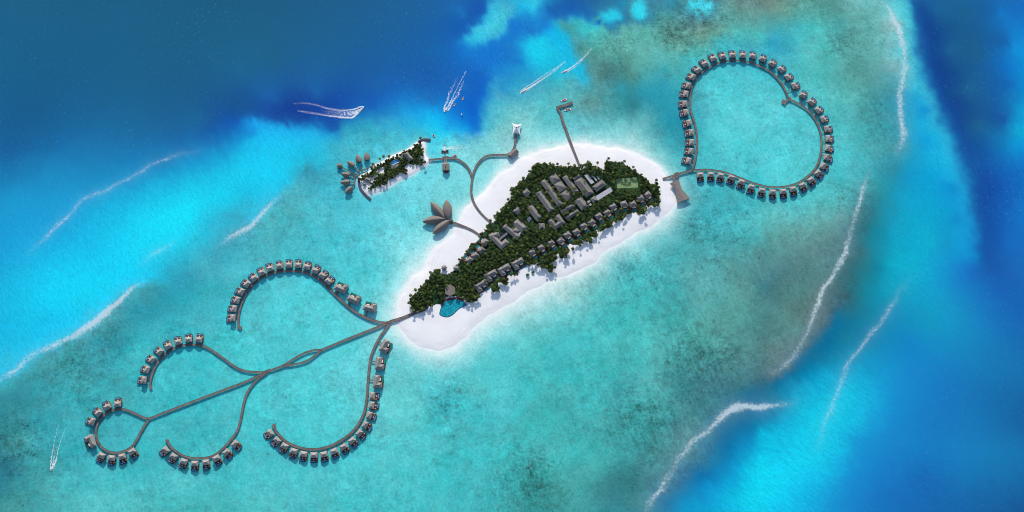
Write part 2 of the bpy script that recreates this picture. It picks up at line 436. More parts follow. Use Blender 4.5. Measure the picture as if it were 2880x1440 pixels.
 'T6': "400,40,70,202,214;600,60,84,210,220;700,60,110,218,226;780,40,170,234,240;520,130,74,206,216;650,200,110,220,228;100,200,72,206,216;250,200,76,210,220;60,350,74,204,214;300,330,78,210,218;200,400,72,204,214;450,370,84,214,222;100,480,70,202,212;680,400,130,220,226;760,450,90,206,214;720,500,92,208,216;850,490,130,216,222;950,520,110,210,216;1050,480,130,220,224;1150,400,150,224,228;1250,330,160,226,230;1200,450,90,208,214;1280,430,90,204,208;300,600,78,208,216;450,620,96,214,222;200,700,74,206,214;400,750,78,208,216;150,820,68,202,212;300,880,68,206,214;500,560,92,214,222;650,720,100,208,214;750,650,96,208,212;850,600,84,204,210;800,760,88,204,208;900,720,64,190,198;1000,650,68,194,202;1000,740,58,182,190;1100,680,84,204,208;1180,600,70,196,202;1250,620,74,200,206;1100,560,78,200,206;950,820,60,188,196;1150,800,64,192,200;1270,780,66,194,200;1000,950,68,194,200;800,900,78,202,208;1150,950,64,192,198;1270,930,64,190,194;700,850,84,206,212;650,1000,78,202,208;850,1050,66,198,204;1000,1100,60,192,198;1150,1100,58,186,192;1270,1100,54,176,180;700,1150,72,200,206;500,1150,66,200,208;300,1100,74,202,208;150,1050,70,200,208;60,950,62,196,206;60,1120,76,200,206;200,1200,76,194,202;400,1250,70,198,204;600,1250,66,194,200;800,1250,62,196,202;950,1230,64,190,196;1100,1240,58,182,190;1270,1240,60,170,174",
 'T7': "60,290,140,212,214;200,250,130,212,214;150,180,180,226,230;300,170,130,200,198;270,220,150,214,216;400,110,110,194,194;480,60,90,190,196;380,180,100,196,196;600,40,66,178,184;700,80,64,180,186;800,60,62,174,180;900,80,90,180,182;1000,60,80,168,172;1100,60,86,160,160;1250,40,84,144,148;550,150,64,188,192;700,180,60,182,186;850,160,66,168,172;950,170,96,184,184;1050,160,84,164,166;1200,150,84,150,150;1270,160,66,128,136;600,280,62,184,186;450,300,66,190,194;750,280,62,176,178;900,270,70,164,164;950,240,86,172,172;1050,260,86,170,168;1150,240,88,160,156;1260,270,76,140,142;100,400,90,200,202;250,380,72,196,200;400,420,62,192,196;560,430,66,192,194;700,400,76,190,190;850,380,74,172,170;960,370,80,166,162;1100,370,84,156,152;1230,380,76,140,142;60,560,66,196,200;200,540,58,188,194;350,560,62,194,198;500,540,66,186,188;650,540,70,182,184;800,500,70,170,170;950,480,66,146,148;1050,500,72,144,146;1200,500,78,140,142;900,560,60,136,138;250,700,64,180,182;400,700,62,186,190;100,700,64,190,194;550,650,60,168,174;700,640,84,184,186;800,640,66,154,156;600,740,64,172,176;720,760,66,166,166;850,700,62,140,146;950,650,64,136,146;1050,640,66,130,142;1150,650,64,130,142;1240,640,52,112,134;1000,740,62,134,144;1100,720,52,122,144;100,850,62,184,186;300,800,60,176,180;250,900,64,184,186;420,880,60,178,180;550,850,60,158,160;680,850,60,154,156;800,830,62,144,150;900,830,70,140,146;700,950,58,146,150;560,960,58,160,164;350,950,64,182,184;200,970,68,186,188;80,1000,60,176,180;300,1080,64,178,178;450,1060,64,168,168;100,1100,52,150,150;200,1150,58,158,156;350,1170,70,168,168;500,1120,50,136,142;600,1100,52,134,140;700,1050,66,140,148;60,1230,50,146,146;200,1250,56,152,152;400,1250,62,156,160;550,1230,52,130,140;640,1230,66,140,148;760,1080,76,144,154;900,900,84,148,156;830,1000,84,146,156;950,1020,50,124,156;1020,920,40,116,156;850,1120,50,120,160;780,1240,40,120,165;950,1100,20,110,170;1080,950,20,110,165;1180,850,20,110,160;1280,790,20,120,165;1200,700,24,104,146;1100,1050,18,140,196;1200,950,18,145,196;1000,1180,20,150,205;900,1260,20,150,200;1270,900,16,180,216;1200,1050,18,190,225;1270,1050,18,205,236;1100,1200,18,180,220;1200,1230,20,206,236;1280,1200,20,212,242;1050,1280,20,170,215",
 'T8': "60,60,80,136,142;200,60,84,134,134;60,250,78,130,130;150,200,80,132,130;60,400,84,138,138;150,380,92,142,142;280,60,90,140,142;400,60,50,108,120;480,40,40,120,135;400,200,48,104,118;320,250,70,112,128;240,380,76,118,140;300,330,44,96,120;180,470,30,100,135;560,60,20,130,160;620,40,18,166,195;750,40,18,170,205;900,40,22,150,205;1000,60,26,112,195;1100,40,26,88,168;1250,60,28,100,180;520,170,22,136,165;600,150,20,156,185;750,170,20,160,200;900,200,24,150,200;1050,200,26,116,190;1180,180,26,96,180;1270,250,26,96,178;450,300,26,118,150;380,400,24,116,152;520,300,24,130,165;650,300,24,140,185;800,330,22,150,190;950,330,24,145,195;1100,350,26,120,188;1250,400,26,104,178;250,500,24,112,152;120,560,24,106,145;40,640,24,104,140;350,500,24,130,170;420,560,22,155,195;550,480,24,140,190;700,450,22,130,195;850,470,24,135,195;1000,480,26,130,190;1150,520,26,116,180;1270,560,26,110,175;150,650,20,150,190;280,620,20,165,205;60,720,24,130,168;400,700,24,190,224;500,650,24,170,215;600,600,24,150,205;750,600,26,130,200;900,650,26,118,190;1100,680,26,108,175;1270,700,26,100,165;60,820,22,165,205;200,780,22,190,222;400,830,24,190,225;500,820,26,170,216;620,800,26,140,205;750,800,26,124,195;900,850,27,116,188;1100,850,26,112,178;1270,850,26,96,160;80,950,22,190,228;250,920,22,200,230;350,980,24,185,225;450,950,26,150,210;600,950,27,130,200;750,980,26,122,194;950,980,27,122,190;1100,1000,27,120,182;1270,1000,27,112,175;50,1080,22,210,244;180,1050,22,205,238;300,1100,24,180,225;420,1080,26,145,208;600,1100,27,120,195;800,1100,26,104,180;1000,1120,26,112,180;1250,1120,26,104,168;50,1240,22,200,238;180,1220,22,180,225;300,1230,26,155,212;420,1220,27,130,202;600,1220,27,110,188;850,1230,26,100,174;1050,1230,27,98,165;1270,1250,26,86,150"}
# light that falls on a level white surface, per channel: turns a seen colour into the water's own colour
LIGHT = (0.99, 1.02, 1.135)

ISLAND = QW('B', [(0, 720), (120, 620), (300, 420), (450, 290), (560, 200), (700, 130), (850, 80), (1000, 50), (1150, 30), (1300, 25),
                  (1450, 35), (1550, 50), (1700, 90), (1850, 140), (1950, 200), (2050, 280), (2120, 350), (2170, 430), (2190, 530),
                  (2180, 640), (2130, 730), (2050, 800), (1950, 880), (1850, 930), (1700, 990), (1600, 1050), (1450, 1130)]) + \
    QW('C', [(2060, 330), (1800, 430), (1600, 490), (1450, 580), (1300, 660), (1120, 770), (1000, 840), (880, 910), (800, 980),
             (720, 1085), (625, 1150), (480, 1192), (330, 1172), (195, 1098), (115, 1008), (60, 920), (40, 830), (70, 740), (110, 650),
             (170, 560), (230, 450), (310, 400), (360, 340), (400, 260), (450, 170), (540, 90), (640, 20)])
ISLET = QW('K8', [(60, 900), (75, 1000), (120, 1090), (190, 1180), (240, 1205), (320, 1190), (400, 1165), (500, 1135), (600, 1090),
                  (680, 1040), (760, 1000), (850, 940), (960, 880), (1060, 840), (1180, 770), (1290, 690), (1400, 620), (1500, 560),
                  (1505, 530), (1450, 470), (1400, 400), (1385, 330), (1395, 230), (1410, 105), (1310, 115), (1250, 135), (1100, 250),
                  (980, 325), (860, 370), (700, 440), (560, 520), (440, 585), (330, 650), (260, 730), (150, 790), (80, 840)])

# surf: line, width (px), strength
SURF = [
    ('T1', [(1040, 738), (900, 775), (800, 805), (740, 845), (640, 900), (560, 945), (470, 985), (400, 1030), (330, 1100), (250, 1170), (170, 1250), (120, 1300)], 8, .52),
    ('T2', [(175, 935), (120, 985), (60, 1035), (0, 1110), (-60, 1160), (-160, 1220), (-260, 1270)], 10, .7),
    ('T1', [(910, 1175), (830, 1240), (760, 1290), (690, 1350)], 7, .6),
    ('T5', [(770, 125), (680, 150), (600, 220), (530, 285), (440, 360), (350, 410), (270, 450), (170, 500), (80, 570), (0, 620), (-60, 650)], 11, .85),
    ('T4', [(500, 0), (570, 15), (615, 50), (640, 100), (665, 160), (680, 230), (685, 310), (675, 390), (660, 470), (668, 540), (680, 620), (680, 690), (650, 750), (620, 800)], 12, .86),
    ('T4', [(503, 770), (500, 850), (490, 930), (470, 1010), (445, 1070), (430, 1150), (400, 1230), (380, 1288), (330, 1378), (280, 1468), (250, 1558),
            (200, 1668), (150, 1768), (100, 1818), (40, 1863), (-50, 1880)], 9, .68),
    ('T7', [(1440, 695), (1400, 735), (1318, 745), (1200, 755), (1100, 780), (1040, 820), (960, 890), (900, 960), (850, 1020), (800, 1090), (740, 1180), (670, 1290), (640, 1340)], 11, .76),
    ('T8', [(725, 95), (640, 220), (560, 340), (480, 440), (410, 550), (360, 660), (320, 790), (260, 920), (230, 1000)], 8, .46),
    ('C', [(480, 1240), (600, 1240), (720, 1180), (800, 1090), (900, 1000), (1010, 920), (1150, 840), (1320, 730)], 12, .42),
    ('C', [(60, 720), (120, 600), (200, 490), (300, 420)], 9, .42),
    ('B', [(2190, 640), (2140, 740), (2060, 820), (1950, 910), (1830, 960), (1690, 1020)], 9, .5),
    ('B', [(20, 720), (160, 600), (330, 420), (480, 300), (600, 200), (760, 125), (900, 80)], 7, .45),
    ('B', [(1500, 40), (1700, 75), (1870, 130), (1970, 190), (2080, 290)], 8, .40),
]


# sharper borders between two depths: frame, line, half width, (colour on the left of the line at start, at end), (right at start, at end)
EDGES = [
    ('T4', [(712, 20), (738, 200), (768, 350), (815, 460), (850, 560), (925, 700), (985, 830), (1018, 1000), (1035, 1150), (1050, 1280)], 24,
     ((25, 94, 158), (23, 93, 170)), ((56, 186, 208), (20, 140, 205))),
    ('T5', [(770, 125), (690, 155), (600, 228), (530, 300), (440, 370), (350, 420), (270, 460), (170, 515), (80, 590), (0, 635)], 20,
     ((48, 168, 186), (52, 166, 180)), ((26, 198, 234), (34, 186, 222))),
    ('T2', [(190, 925), (130, 990), (60, 1040), (0, 1115)], 18, ((60, 184, 206), (62, 180, 196)), ((34, 192, 226), (40, 188, 222))),
    ('T3', [(235, 130), (300, 200), (330, 280), (370, 330), (385, 400)], 16, ((56, 160, 172), (76, 160, 166)), ((24, 176, 216), (40, 178, 208))),
    ('T2', [(1050, 190), (1130, 100), (1170, 30)], 16, ((24, 112, 190), (24, 104, 182)), ((40, 176, 220), (44, 176, 222))),
    ('T2', [(1060, 215), (1130, 225), (1220, 180), (1280, 110)], 16, ((36, 172, 220), (50, 180, 218)), ((24, 130, 208), (26, 126, 206))),
    ('T8', [(330, 300), (250, 400), (180, 490), (110, 570), (40, 610)], 16, ((26, 106, 146), (26, 104, 146)), ((66, 112, 132), (76, 120, 140))),
    ('T2', [(380, 655), (320, 628), (240, 632), (150, 628), (60, 606), (0, 600)], 16, ((30, 150, 208), (26, 152, 222)), ((24, 94, 172), (24, 94, 174))),
    ('T2', [(1132, 640), (1150, 560), (1165, 480), (1190, 400)], 15, ((24, 118, 204), (24, 110, 196)), ((50, 170, 212), (40, 150, 206))),
]


def ring(cx, cy, rx, ry, n=14):
    return [(cx + rx * math.cos(2 * math.pi * i / n), cy - ry * math.sin(2 * math.pi * i / n)) for i in range(n + 1)]


EDGES += [
    ('T3', ring(497, 84, 52, 34), 12, ((36, 182, 214), (36, 182, 214)), ((38, 140, 180), (38, 140, 180))),
    ('T3', ring(648, 42, 44, 52), 12, ((44, 194, 218), (44, 194, 218)), ((52, 150, 176), (52, 150, 176))),
    ('T3', ring(945, 28, 66, 36), 12, ((62, 196, 214), (62, 196, 214)), ((66, 156, 172), (66, 156, 172))),
    ('T3', [(215, 95), (290, 88), (380, 100), (440, 125)], 14, ((26, 112, 186), (30, 122, 180)), ((40, 164, 198), (48, 176, 198))),
]


def build_water():
    pts, cols = [], []
    for k, line, hw, lc, rc in EDGES:
        f = FR[k][2]
        L = smooth_line(QW(k, line), 13)
        n = len(L)
        for i, p in enumerate(L):
            a, b = np.array(L[max(0, i - 1)]), np.array(L[min(n - 1, i + 1)])
            d = (b - a) / np.hypot(*(b - a))
            nn = np.array((-d[1], d[0])) * hw / f * 0.57
            t = i / (n - 1)
            for sg, (c0, c1) in ((1, lc), (-1, rc)):
                pts.append(tuple(np.array(p) + nn * sg))
                cols.append(tuple(np.array(c0) * (1 - t) + np.array(c1) * t))
    edge_pts = list(pts)
    for k, s in SEA.items():
        for e in s.split(';'):
            x, y, r, g, b = (float(t) for t in e.split(','))
            p = q1(k, x, y)
            if min(math.hypot(p[0] - a[0], p[1] - a[1]) for a in edge_pts) < 12.5:
                continue
            pts.append(p)
            cols.append((r, g, b))
    P = np.array(pts)
    C = np.array(cols)
    n = len(P)
    # drop near duplicates, then solve a linear-kernel interpolation
    d = np.hypot(P[:, None, 0] - P[None, :, 0], P[:, None, 1] - P[None, :, 1])
    A = np.zeros((n + 1, n + 1))
    A[:n, :n] = -d - np.eye(n) * 2.5
    A[:n, n] = 1
    A[n, :n] = 1
    sol = np.linalg.solve(A, np.vstack([C, np.zeros((1, 3))]))
    # coarse evaluation grid
    x0, x1, y0, y1 = -1010.0, 1010.0, -470.0, 560.0
    gs = 4.0
    gx = np.arange(x0, x1 + gs, gs)
    gy = np.arange(y0, y1 + gs, gs)
    GX, GY = np.meshgrid(gx, gy)
    ex = np.clip(GX.ravel(), -960, 960)
    ey = np.clip(GY.ravel(), -410, 500)
    G = np.zeros((len(ex), 3))
    for s in range(0, len(ex), 20000):
        a, b = ex[s:s + 20000], ey[s:s + 20000]
        dd = np.hypot(a[:, None] - P[None, :, 0], b[:, None] - P[None, :, 1])
        G[s:s + 20000] = -dd @ sol[:n] + sol[n]
    G = G.reshape(len(gy), len(gx), 3)
    # sea mesh: fine where the resort lies, coarse towards the horizon
    st = 2.0
    far = np.array([1150.0, 1500, 2200, 4000, 9000, 20000])
    ax = np.concatenate([-far[::-1] - 0, np.arange(-1000, 1000 + st, st), far])
    ay = np.concatenate([-far[::-1] + 400, np.arange(-460, 550 + st, st), far])
    X, Y = np.meshgrid(ax, ay)
    x, y = X.ravel(), Y.ravel()
    wx = x + fbm(x, y, 26, 4) * 8
    wy = y + fbm(x + 500, y - 300, 26, 4) * 8
    rag = fbm((x * .87 + y * .5), (-x * .5 + y * .87) * .3, 6, 3) * 7
    wx = wx - .5 * rag
    wy = wy + .87 * rag
    u = np.clip((wx - x0) / gs, 0, len(gx) - 1.001)
    v = np.clip((wy - y0) / gs, 0, len(gy) - 1.001)
    ui, vi = u.astype(int), v.astype(int)
    fu, fv = (u - ui)[:, None], (v - vi)[:, None]
    c = (G[vi, ui] * (1 - fu) + G[vi, ui + 1] * fu) * (1 - fv) + (G[vi + 1, ui] * (1 - fu) + G[vi + 1, ui + 1] * fu) * fv
    c = np.clip(c, 6, 250)
    pt = np.stack([x, y], 1)
    reef = np.clip((c[:, 0] - 30) / 26, 0, 1)
    deep = np.clip((150 - c[:, 1]) / 40, 0, 1) * (1 - reef)
    c[:, 1] *= 1 + 0.04 * deep
    streak = np.clip((c[:, 1] - 135) / 40, 0, 1) * (1 - reef)
    for k, px, py, r, a in (('T2', 1190, 300, 170, .9), ('T3', 60, 130, 120, .8), ('T4', 1200, 950, 220, .6), ('T2', 760, 500, 130, .5)):
        cx, cy = q1(k, px, py)
        streak = np.maximum(streak, a * np.exp(-((x - cx) ** 2 + (y - cy) ** 2) / (r / 1.7889 * 0.57) ** 2) * (1 - reef))
    # shallows over white sand
    near = (np.abs(x) < 500) & (np.abs(y) < 330)
    sd = np.full(len(x), -999.0)
    sd[near] = sdist(pt[near], ISLAND) + fbm(x[near], y[near], 22, 4) * 5
    sh = np.clip(np.exp((sd + fbm(x, y, 9, 4) * 3.5) / (10.0 + 6 * np.clip(fbm(x, y, 60, 2), -.6, 1) + 8 * np.clip((.5 * (x - 23) - (y - 70)) / 60, 0, 1))), 0, 1) * (sd > -200)
    sh = np.where(sd > 0, 1.0, sh)[:, None]
    c = c * (1 - sh) + np.array([240.0, 246, 250]) * sh
    sd2 = np.full(len(x), -999.0)
    near2 = (x > -260) & (x < -100) & (y > 60) & (y < 220)
    sd2[near2] = sdist(pt[near2], ISLET) + fbm(x[near2], y[near2], 16, 3) * 2
    sh2 = np.clip(np.exp(sd2 / 3.2), 0, 1)[:, None] * 0.9
    c = c * (1 - sh2) + np.array([226.0, 236, 244]) * sh2
    reef = np.clip(reef * (1 - 0.9 * np.maximum(sh, sh2)[:, 0]), 0, 1)
    # coral grounds
    for k, px, py, r, a in (('T3', 830, 170, 110, 1.6), ('T3', 560, 220, 70, .9), ('T7', 950, 510, 170, 1.5), ('T7', 680, 850, 170, 1.2), ('T7', 80, 1120, 140, 1.4),
                            ('T5', 450, 470, 240, .9), ('T5', 60, 950, 150, 1.5), ('T4', 410, 240, 110, 1.2), ('T3', 1000, 1150, 160, 1.0), ('T6', 1000, 740, 130, .9),
                            ('T3', 1000, 60, 130, 1.0), ('T4', 380, 980, 60, 1.2), ('T7', 640, 90, 130, .9)):
        cx, cy = q1(k, px, py)
        rr = r / 1.7889 * 0.57
        reef += a * np.exp(-((x - cx) ** 2 + (y - cy) ** 2) / (rr * rr)) * (reef > 0.05)
    foam = np.zeros(len(x))
    for k, line, wpx, s in SURF:
        L = smooth_line(QW(k, line), 8)
        la = np.array(L)
        w = wpx * 0.57 * 0.85
        m = (x > la[:, 0].min() - 60) & (x < la[:, 0].max() + 60) & (y > la[:, 1].min() - 60) & (y < la[:, 1].max() + 60)
        p2 = pt[m] + np.stack([fbm(pt[m][:, 0], pt[m][:, 1], 30, 4), fbm(pt[m][:, 0] + 99, pt[m][:, 1], 30, 4)], 1) * 7
        d = segdist(p2, L)
        # fades towards the ends of the line
        e = np.minimum(np.hypot(p2[:, 0] - la[0, 0], p2[:, 1] - la[0, 1]), np.hypot(p2[:, 0] - la[-1, 0], p2[:, 1] - la[-1, 1]))
        fade = np.clip(e / 60, 0, 1) * (0.75 + 0.6 * vnoise(p2[:, 0], p2[:, 1], 50))
        val = s * fade * (0.85 * np.exp(-(d / w) ** 2) + 0.30 * np.exp(-(d / (w * 3.2)) ** 2))
        foam[m] = np.maximum(foam[m], val)
    srgb = c / 255.0
    al = np.where(srgb <= 0.04045, srgb / 12.92, ((srgb + 0.055) / 1.055) ** 2.4) / np.array(LIGHT)
    al = np.clip(al - np.array((0.003, 0.003, 0.004)), 0.0008, 0.92)
    m = bpy.data.materials.new('sea_water')
    o, used = grid_obj('water', X, Y, np.zeros_like(X), None, m)
    tag(o, kind='structure')
    me = o.data
    ca = me.attributes.new('sea_colour', 'FLOAT_COLOR', 'POINT')
    ca.data.foreach_set('color', np.concatenate([al, np.ones((len(al), 1))], 1).astype(np.float32).ravel())
    for nm, arr in (('reef', reef), ('deep', deep), ('streak', streak), ('foam', foam), ('east', np.clip((x - 80 - y * 0.6) / 160, 0, 1) * np.clip((60 - y) / 120, 0, 1))):
        a = me.attributes.new(nm, 'FLOAT', 'POINT')
        a.data.foreach_set('value', arr.astype(np.float32))
    water_material(m)


def water_material(m):
    m.use_nodes = True
    nt = m.node_tree
    N, L = nt.nodes, nt.links
    b = N['Principled BSDF']
    b.inputs['Roughness'].default_value = 0.22
    b.inputs['IOR'].default_value = 1.33
    b.inputs['Specular IOR Level'].default_value = 0.35
    tc = N.new('ShaderNodeTexCoord')

    def attr(n):
        a = N.new('ShaderNodeAttribute')
        a.attribute_name = n
        return a

    def noise(scale, detail=4, rough=0.6, vec=None, dist=0.0):
        n = N.new('ShaderNodeTexNoise')
        n.inputs['Scale'].default_value = scale
        n.inputs['Detail'].default_value = detail
        n.inputs['Roughness'].default_value = rough
        n.inputs['Distortion'].default_value = dist
        L.new(vec or tc.outputs['Object'], n.inputs['Vector'])
        return n.outputs['Fac']

    def mapr(v, a, b_, c, d, clamp=True):
        n = N.new('ShaderNodeMapRange')
        n.clamp = clamp
        L.new(v, n.inputs['Value'])
        for k, t in zip(('From Min', 'From Max', 'To Min', 'To Max'), (a, b_, c, d)):
            n.inputs[k].default_value = t
        return n.outputs['Result']

    def math_(op, a, b_=None):
        n = N.new('ShaderNodeMath')
        n.operation = op
        for i, t in enumerate((a, b_)):
            if t is None:
                continue
            if isinstance(t, (int, float)):
                n.inputs[i].default_value = t
            else:
                L.new(t, n.inputs[i])
        return n.outputs[0]

    def mapping(rot, scale):
        n = N.new('ShaderNodeMapping')
        n.vector_type = 'TEXTURE'
        n.inputs['Rotation'].default_value = (0, 0, rot)
        n.inputs['Scale'].default_value = [1 / t for t in scale]
        L.new(tc.outputs['Object'], n.inputs['Vector'])
        return n.outputs['Vector']

    colr = attr('sea_colour').outputs['Color']
    reef, deep, streak, foam, east = (attr(k).outputs['Fac'] for k in ('reef', 'deep', 'streak', 'foam', 'east'))
    # broad mottling of the sea bed
    mott = mapr(noise(1 / 38, 7, 0.68), 0.25, 0.75, -0.26, 0.26)
    mott = math_('MULTIPLY', mott, math_('MULTIPLY', reef, 0.75))
    fine = mapr(noise(1 / 4.0, 6, 0.88), 0.27, 0.73, -0.36, 0.36)
    fine = math_('MULTIPLY', fine, math_('ADD', math_('ADD', math_('MULTIPLY', reef, 0.75), math_('MULTIPLY', streak, 0.55)), 0.16))
    mid = mapr(noise(1 / 12, 6, 0.75), 0.32, 0.68, -0.26, 0.20)
    mid = math_('MULTIPLY', mid, math_('MULTIPLY', reef, mapr(noise(1 / 90, 3, 0.5), 0.40, 0.60, 0.25, 1.0)))
    fine = math_('ADD', fine, mid)
    rs = mapr(noise(1.0, 5, 0.7, mapping(R(22), (1 / 5.0, 1 / 34, 1))), 0.3, 0.7, -0.13, 0.13)
    rs = math_('MULTIPLY', rs, math_('MULTIPLY', reef, mapr(noise(1 / 110, 2, 0.5), 0.40, 0.60, 0.0, 1.0)))
    fine = math_('ADD', fine, rs)
    # coral heads
    spot = mapr(noise(1 / 7.5, 3, 0.55), 0.60, 0.72, 0.0, 0.30)
    spot = math_('MULTIPLY', spot, math_('MULTIPLY', reef, mapr(noise(1 / 70, 3, 0.5), 0.42, 0.62, 0.12, 1.0)))
    spot2 = mapr(noise(1 / 15.0, 4, 0.6), 0.57, 0.72, 0.0, 0.34)
    spot2 = math_('MULTIPLY', spot2, math_('SUBTRACT', math_('MAXIMUM', reef, 0.8), 0.8))
    # wind streaks over the bright drop-off, flecks on the deep sea
    sk = mapr(noise(1.0, 5, 0.7, mapping(R(30), (1 / 3.0, 1 / 15, 1))), 0.3, 0.72, -0.13, 0.16)
    sk2 = mapr(noise(1.0, 5, 0.7, mapping(R(56), (1 / 3.4, 1 / 20, 1))), 0.3, 0.72, -0.15, 0.18)
    sk = math_('ADD', math_('MULTIPLY', sk, math_('SUBTRACT', 1.0, east)), math_('MULTIPLY', sk2, east))
    sk = math_('MULTIPLY', sk, math_('ADD', streak, math_('MULTIPLY', deep, 0.35)))
    fl = mapr(noise(1.0, 2, 0.5, mapping(R(25), (1 / 2.4, 1 / 5.5, 1))), 0.64, 0.76, 0.0, 1.0)
    fl = math_('MULTIPLY', fl, mapr(noise(1 / 120, 2, 0.5), 0.38, 0.62, 0.0, 1.0))
    fl = math_('MULTIPLY', fl, math_('ADD', math_('MULTIPLY', deep, 0.42), math_('MULTIPLY', streak, 0.45)))
    gain = math_('ADD', math_('ADD', math_('SUBTRACT', 1.0, math_('MULTIPLY', math_('MINIMUM', reef, 1.0), 0.035)), mott), math_('ADD', fine, sk))
    gain = math_('SUBTRACT', gain, spot)
    gain = math_('MAXIMUM', gain, 0.25)
    vm = N.new('ShaderNodeVectorMath')
    vm.operation = 'SCALE'
    L.new(colr, vm.inputs[0])
    L.new(gain, vm.inputs['Scale'])
    # sandier, greyer bottom in places
    bw = N.new('ShaderNodeRGBToBW')
    L.new(vm.outputs[0], bw.inputs[0])
    gr = N.new('ShaderNodeMix')
    gr.data_type = 'RGBA'
    L.new(math_('MULTIPLY', math_('MINIMUM', reef, 1.0), mapr(noise(1 / 42, 6, 0.72), 0.36, 0.66, 0.0, 0.10)), gr.inputs['Factor'])
    L.new(vm.outputs[0], gr.inputs['A'])
    L.new(bw.outputs[0], gr.inputs['B'])
    br = N.new('ShaderNodeMix')
    br.data_type = 'RGBA'
    L.new(math_('MINIMUM', math_('MULTIPLY', spot2, 2.1), 0.75), br.inputs['Factor'])
    L.new(gr.outputs['Result'], br.inputs['A'])
    br.inputs['B'].default_value = (0.060, 0.115, 0.098, 1)
    mx0 = N.new('ShaderNodeMix')
    mx0.data_type = 'RGBA'
    L.new(math_('MULTIPLY', fl, 0.55), mx0.inputs['Factor'])
    L.new(br.outputs['Result'], mx0.inputs['A'])
    mx0.inputs['B'].default_value = (0.25, 0.55, 0.75, 1)
    # foam: lace
    lace = noise(1 / 4.0, 8, 0.75, None, 0.6)
    fm = math_('ADD', math_('MULTIPLY', foam, 1.35), math_('MULTIPLY', math_('SUBTRACT', lace, 0.5), 2.7))
    fm = mapr(fm, 0.42, 1.05, 0.0, 0.76)
    fm = math_('MULTIPLY', fm, mapr(foam, 0.04, 0.22, 0.0, 1.0))
    veil = mapr(foam, 0.0, 1.0, 0.0, 0.28)
    fm = math_('MAXIMUM', fm, veil)
    mx = N.new('ShaderNodeMix')
    mx.data_type = 'RGBA'
    L.new(fm, mx.inputs['Factor'])
    L.new(mx0.outputs['Result'], mx.inputs['A'])
    mx.inputs['B'].default_value = (0.58, 0.68, 0.70, 1)
    L.new(mx.outputs['Result'], b.inputs['Base Color'])
    bp = N.new('ShaderNodeBump')
    bp.inputs['Strength'].default_value = 0.25
    bp.inputs['Distance'].default_value = 0.4
    L.new(noise(1.0, 3, 0.6, mapping(R(20), (1 / 3.0, 1 / 7, 1))), bp.inputs['Height'])
    L.new(bp.outputs['Normal'], b.inputs['Normal'])


GROUND = 1.6


def build_sand():
    m = bpy.data.materials.new('white_sand')
    m.use_nodes = True
    nt = m.node_tree
    b = nt.nodes['Principled BSDF']
    b.inputs['Roughness'].default_value = 0.95
    b.inputs['Specular IOR Level'].default_value = 0.05
    tc = nt.nodes.new('ShaderNodeTexCoord')
    n = nt.nodes.new('ShaderNodeTexNoise')
    n.inputs['Scale'].default_value = 1 / 30
    n.inputs['Detail'].default_value = 8
    cr = nt.nodes.new('ShaderNodeValToRGB')
    cr.color_ramp.elements[0].position = 0.3
    cr.color_ramp.elements[1].position = 0.7
    cr.color_ramp.elements[0].color = (0.80, 0.785, 0.775, 1)
    cr.color_ramp.elements[1].color = (0.86, 0.85, 0.84, 1)
    nt.links.new(tc.outputs['Object'], n.inputs['Vector'])
    nt.links.new(n.outputs['Fac'], cr.inputs['Fac'])
    at = nt.nodes.new('ShaderNodeAttribute')
    at.attribute_name = 'wet'
    wx = nt.nodes.new('ShaderNodeMix')
    wx.data_type = 'RGBA'
    nt.links.new(at.outputs['Fac'], wx.inputs['Factor'])
    nt.links.new(cr.outputs['Color'], wx.inputs['A'])
    wx.inputs['B'].default_value = (0.50, 0.51, 0.50, 1)
    nt.links.new(wx.outputs['Result'], b.inputs['Base Color'])
    for name, poly, sl in (('beach', ISLAND, 10.0), ('islet_beach', ISLET, 3.0)):
        pa = np.array(poly)
        ax = np.arange(pa[:, 0].min() - 20, pa[:, 0].max() + 20, 1.5)
        ay = np.arange(pa[:, 1].min() - 20, pa[:, 1].max() + 20, 1.5)
        X, Y = np.meshgrid(ax, ay)
        x, y = X.ravel(), Y.ravel()
        d = sdist(np.stack([x, y], 1), poly)
        d = d + (fbm(x, y, 22, 4) * 5 if sl > 5 else fbm(x, y, 16, 3) * 2)
        z = np.where(d > 0, GROUND * (1 - np.exp(-np.maximum(d, 0) / sl)), np.maximum(d * 0.08, -1.5))
        z = z + np.where(d > 6, fbm(x, y, 14, 3) * 0.10, 0)
        Z = z.reshape(X.shape)
        keep = (np.maximum.reduce([Z[:-1, :-1], Z[:-1, 1:], Z[1:, :-1], Z[1:, 1:]]) > -0.4)
        o, used = grid_obj(name, X, Y, Z, keep, m)
        br = np.clip(0.5 + 1.6 * vnoise(x, y, 18), 0, 1)
        wet = 0.03 * np.exp(-np.maximum(d, 0) / 2.5) + br * (0.26 * np.exp(-((d - 6.5) / 0.8) ** 2) + 0.16 * np.exp(-((d - 10.5 - 3 * vnoise(x, y, 40)) / 0.9) ** 2))
        wet = wet + 0.10 * np.clip(fbm(x, y, 9, 4), 0, 1)
        a = o.data.attributes.new('wet', 'FLOAT', 'POINT')
        a.data.foreach_set('value', wet[used].astype(np.float32))
        tag(o, kind='structure')

# ------------------------------------------------------------------ jetties
DECK = 2.2
JET = {}
_jz = [0]


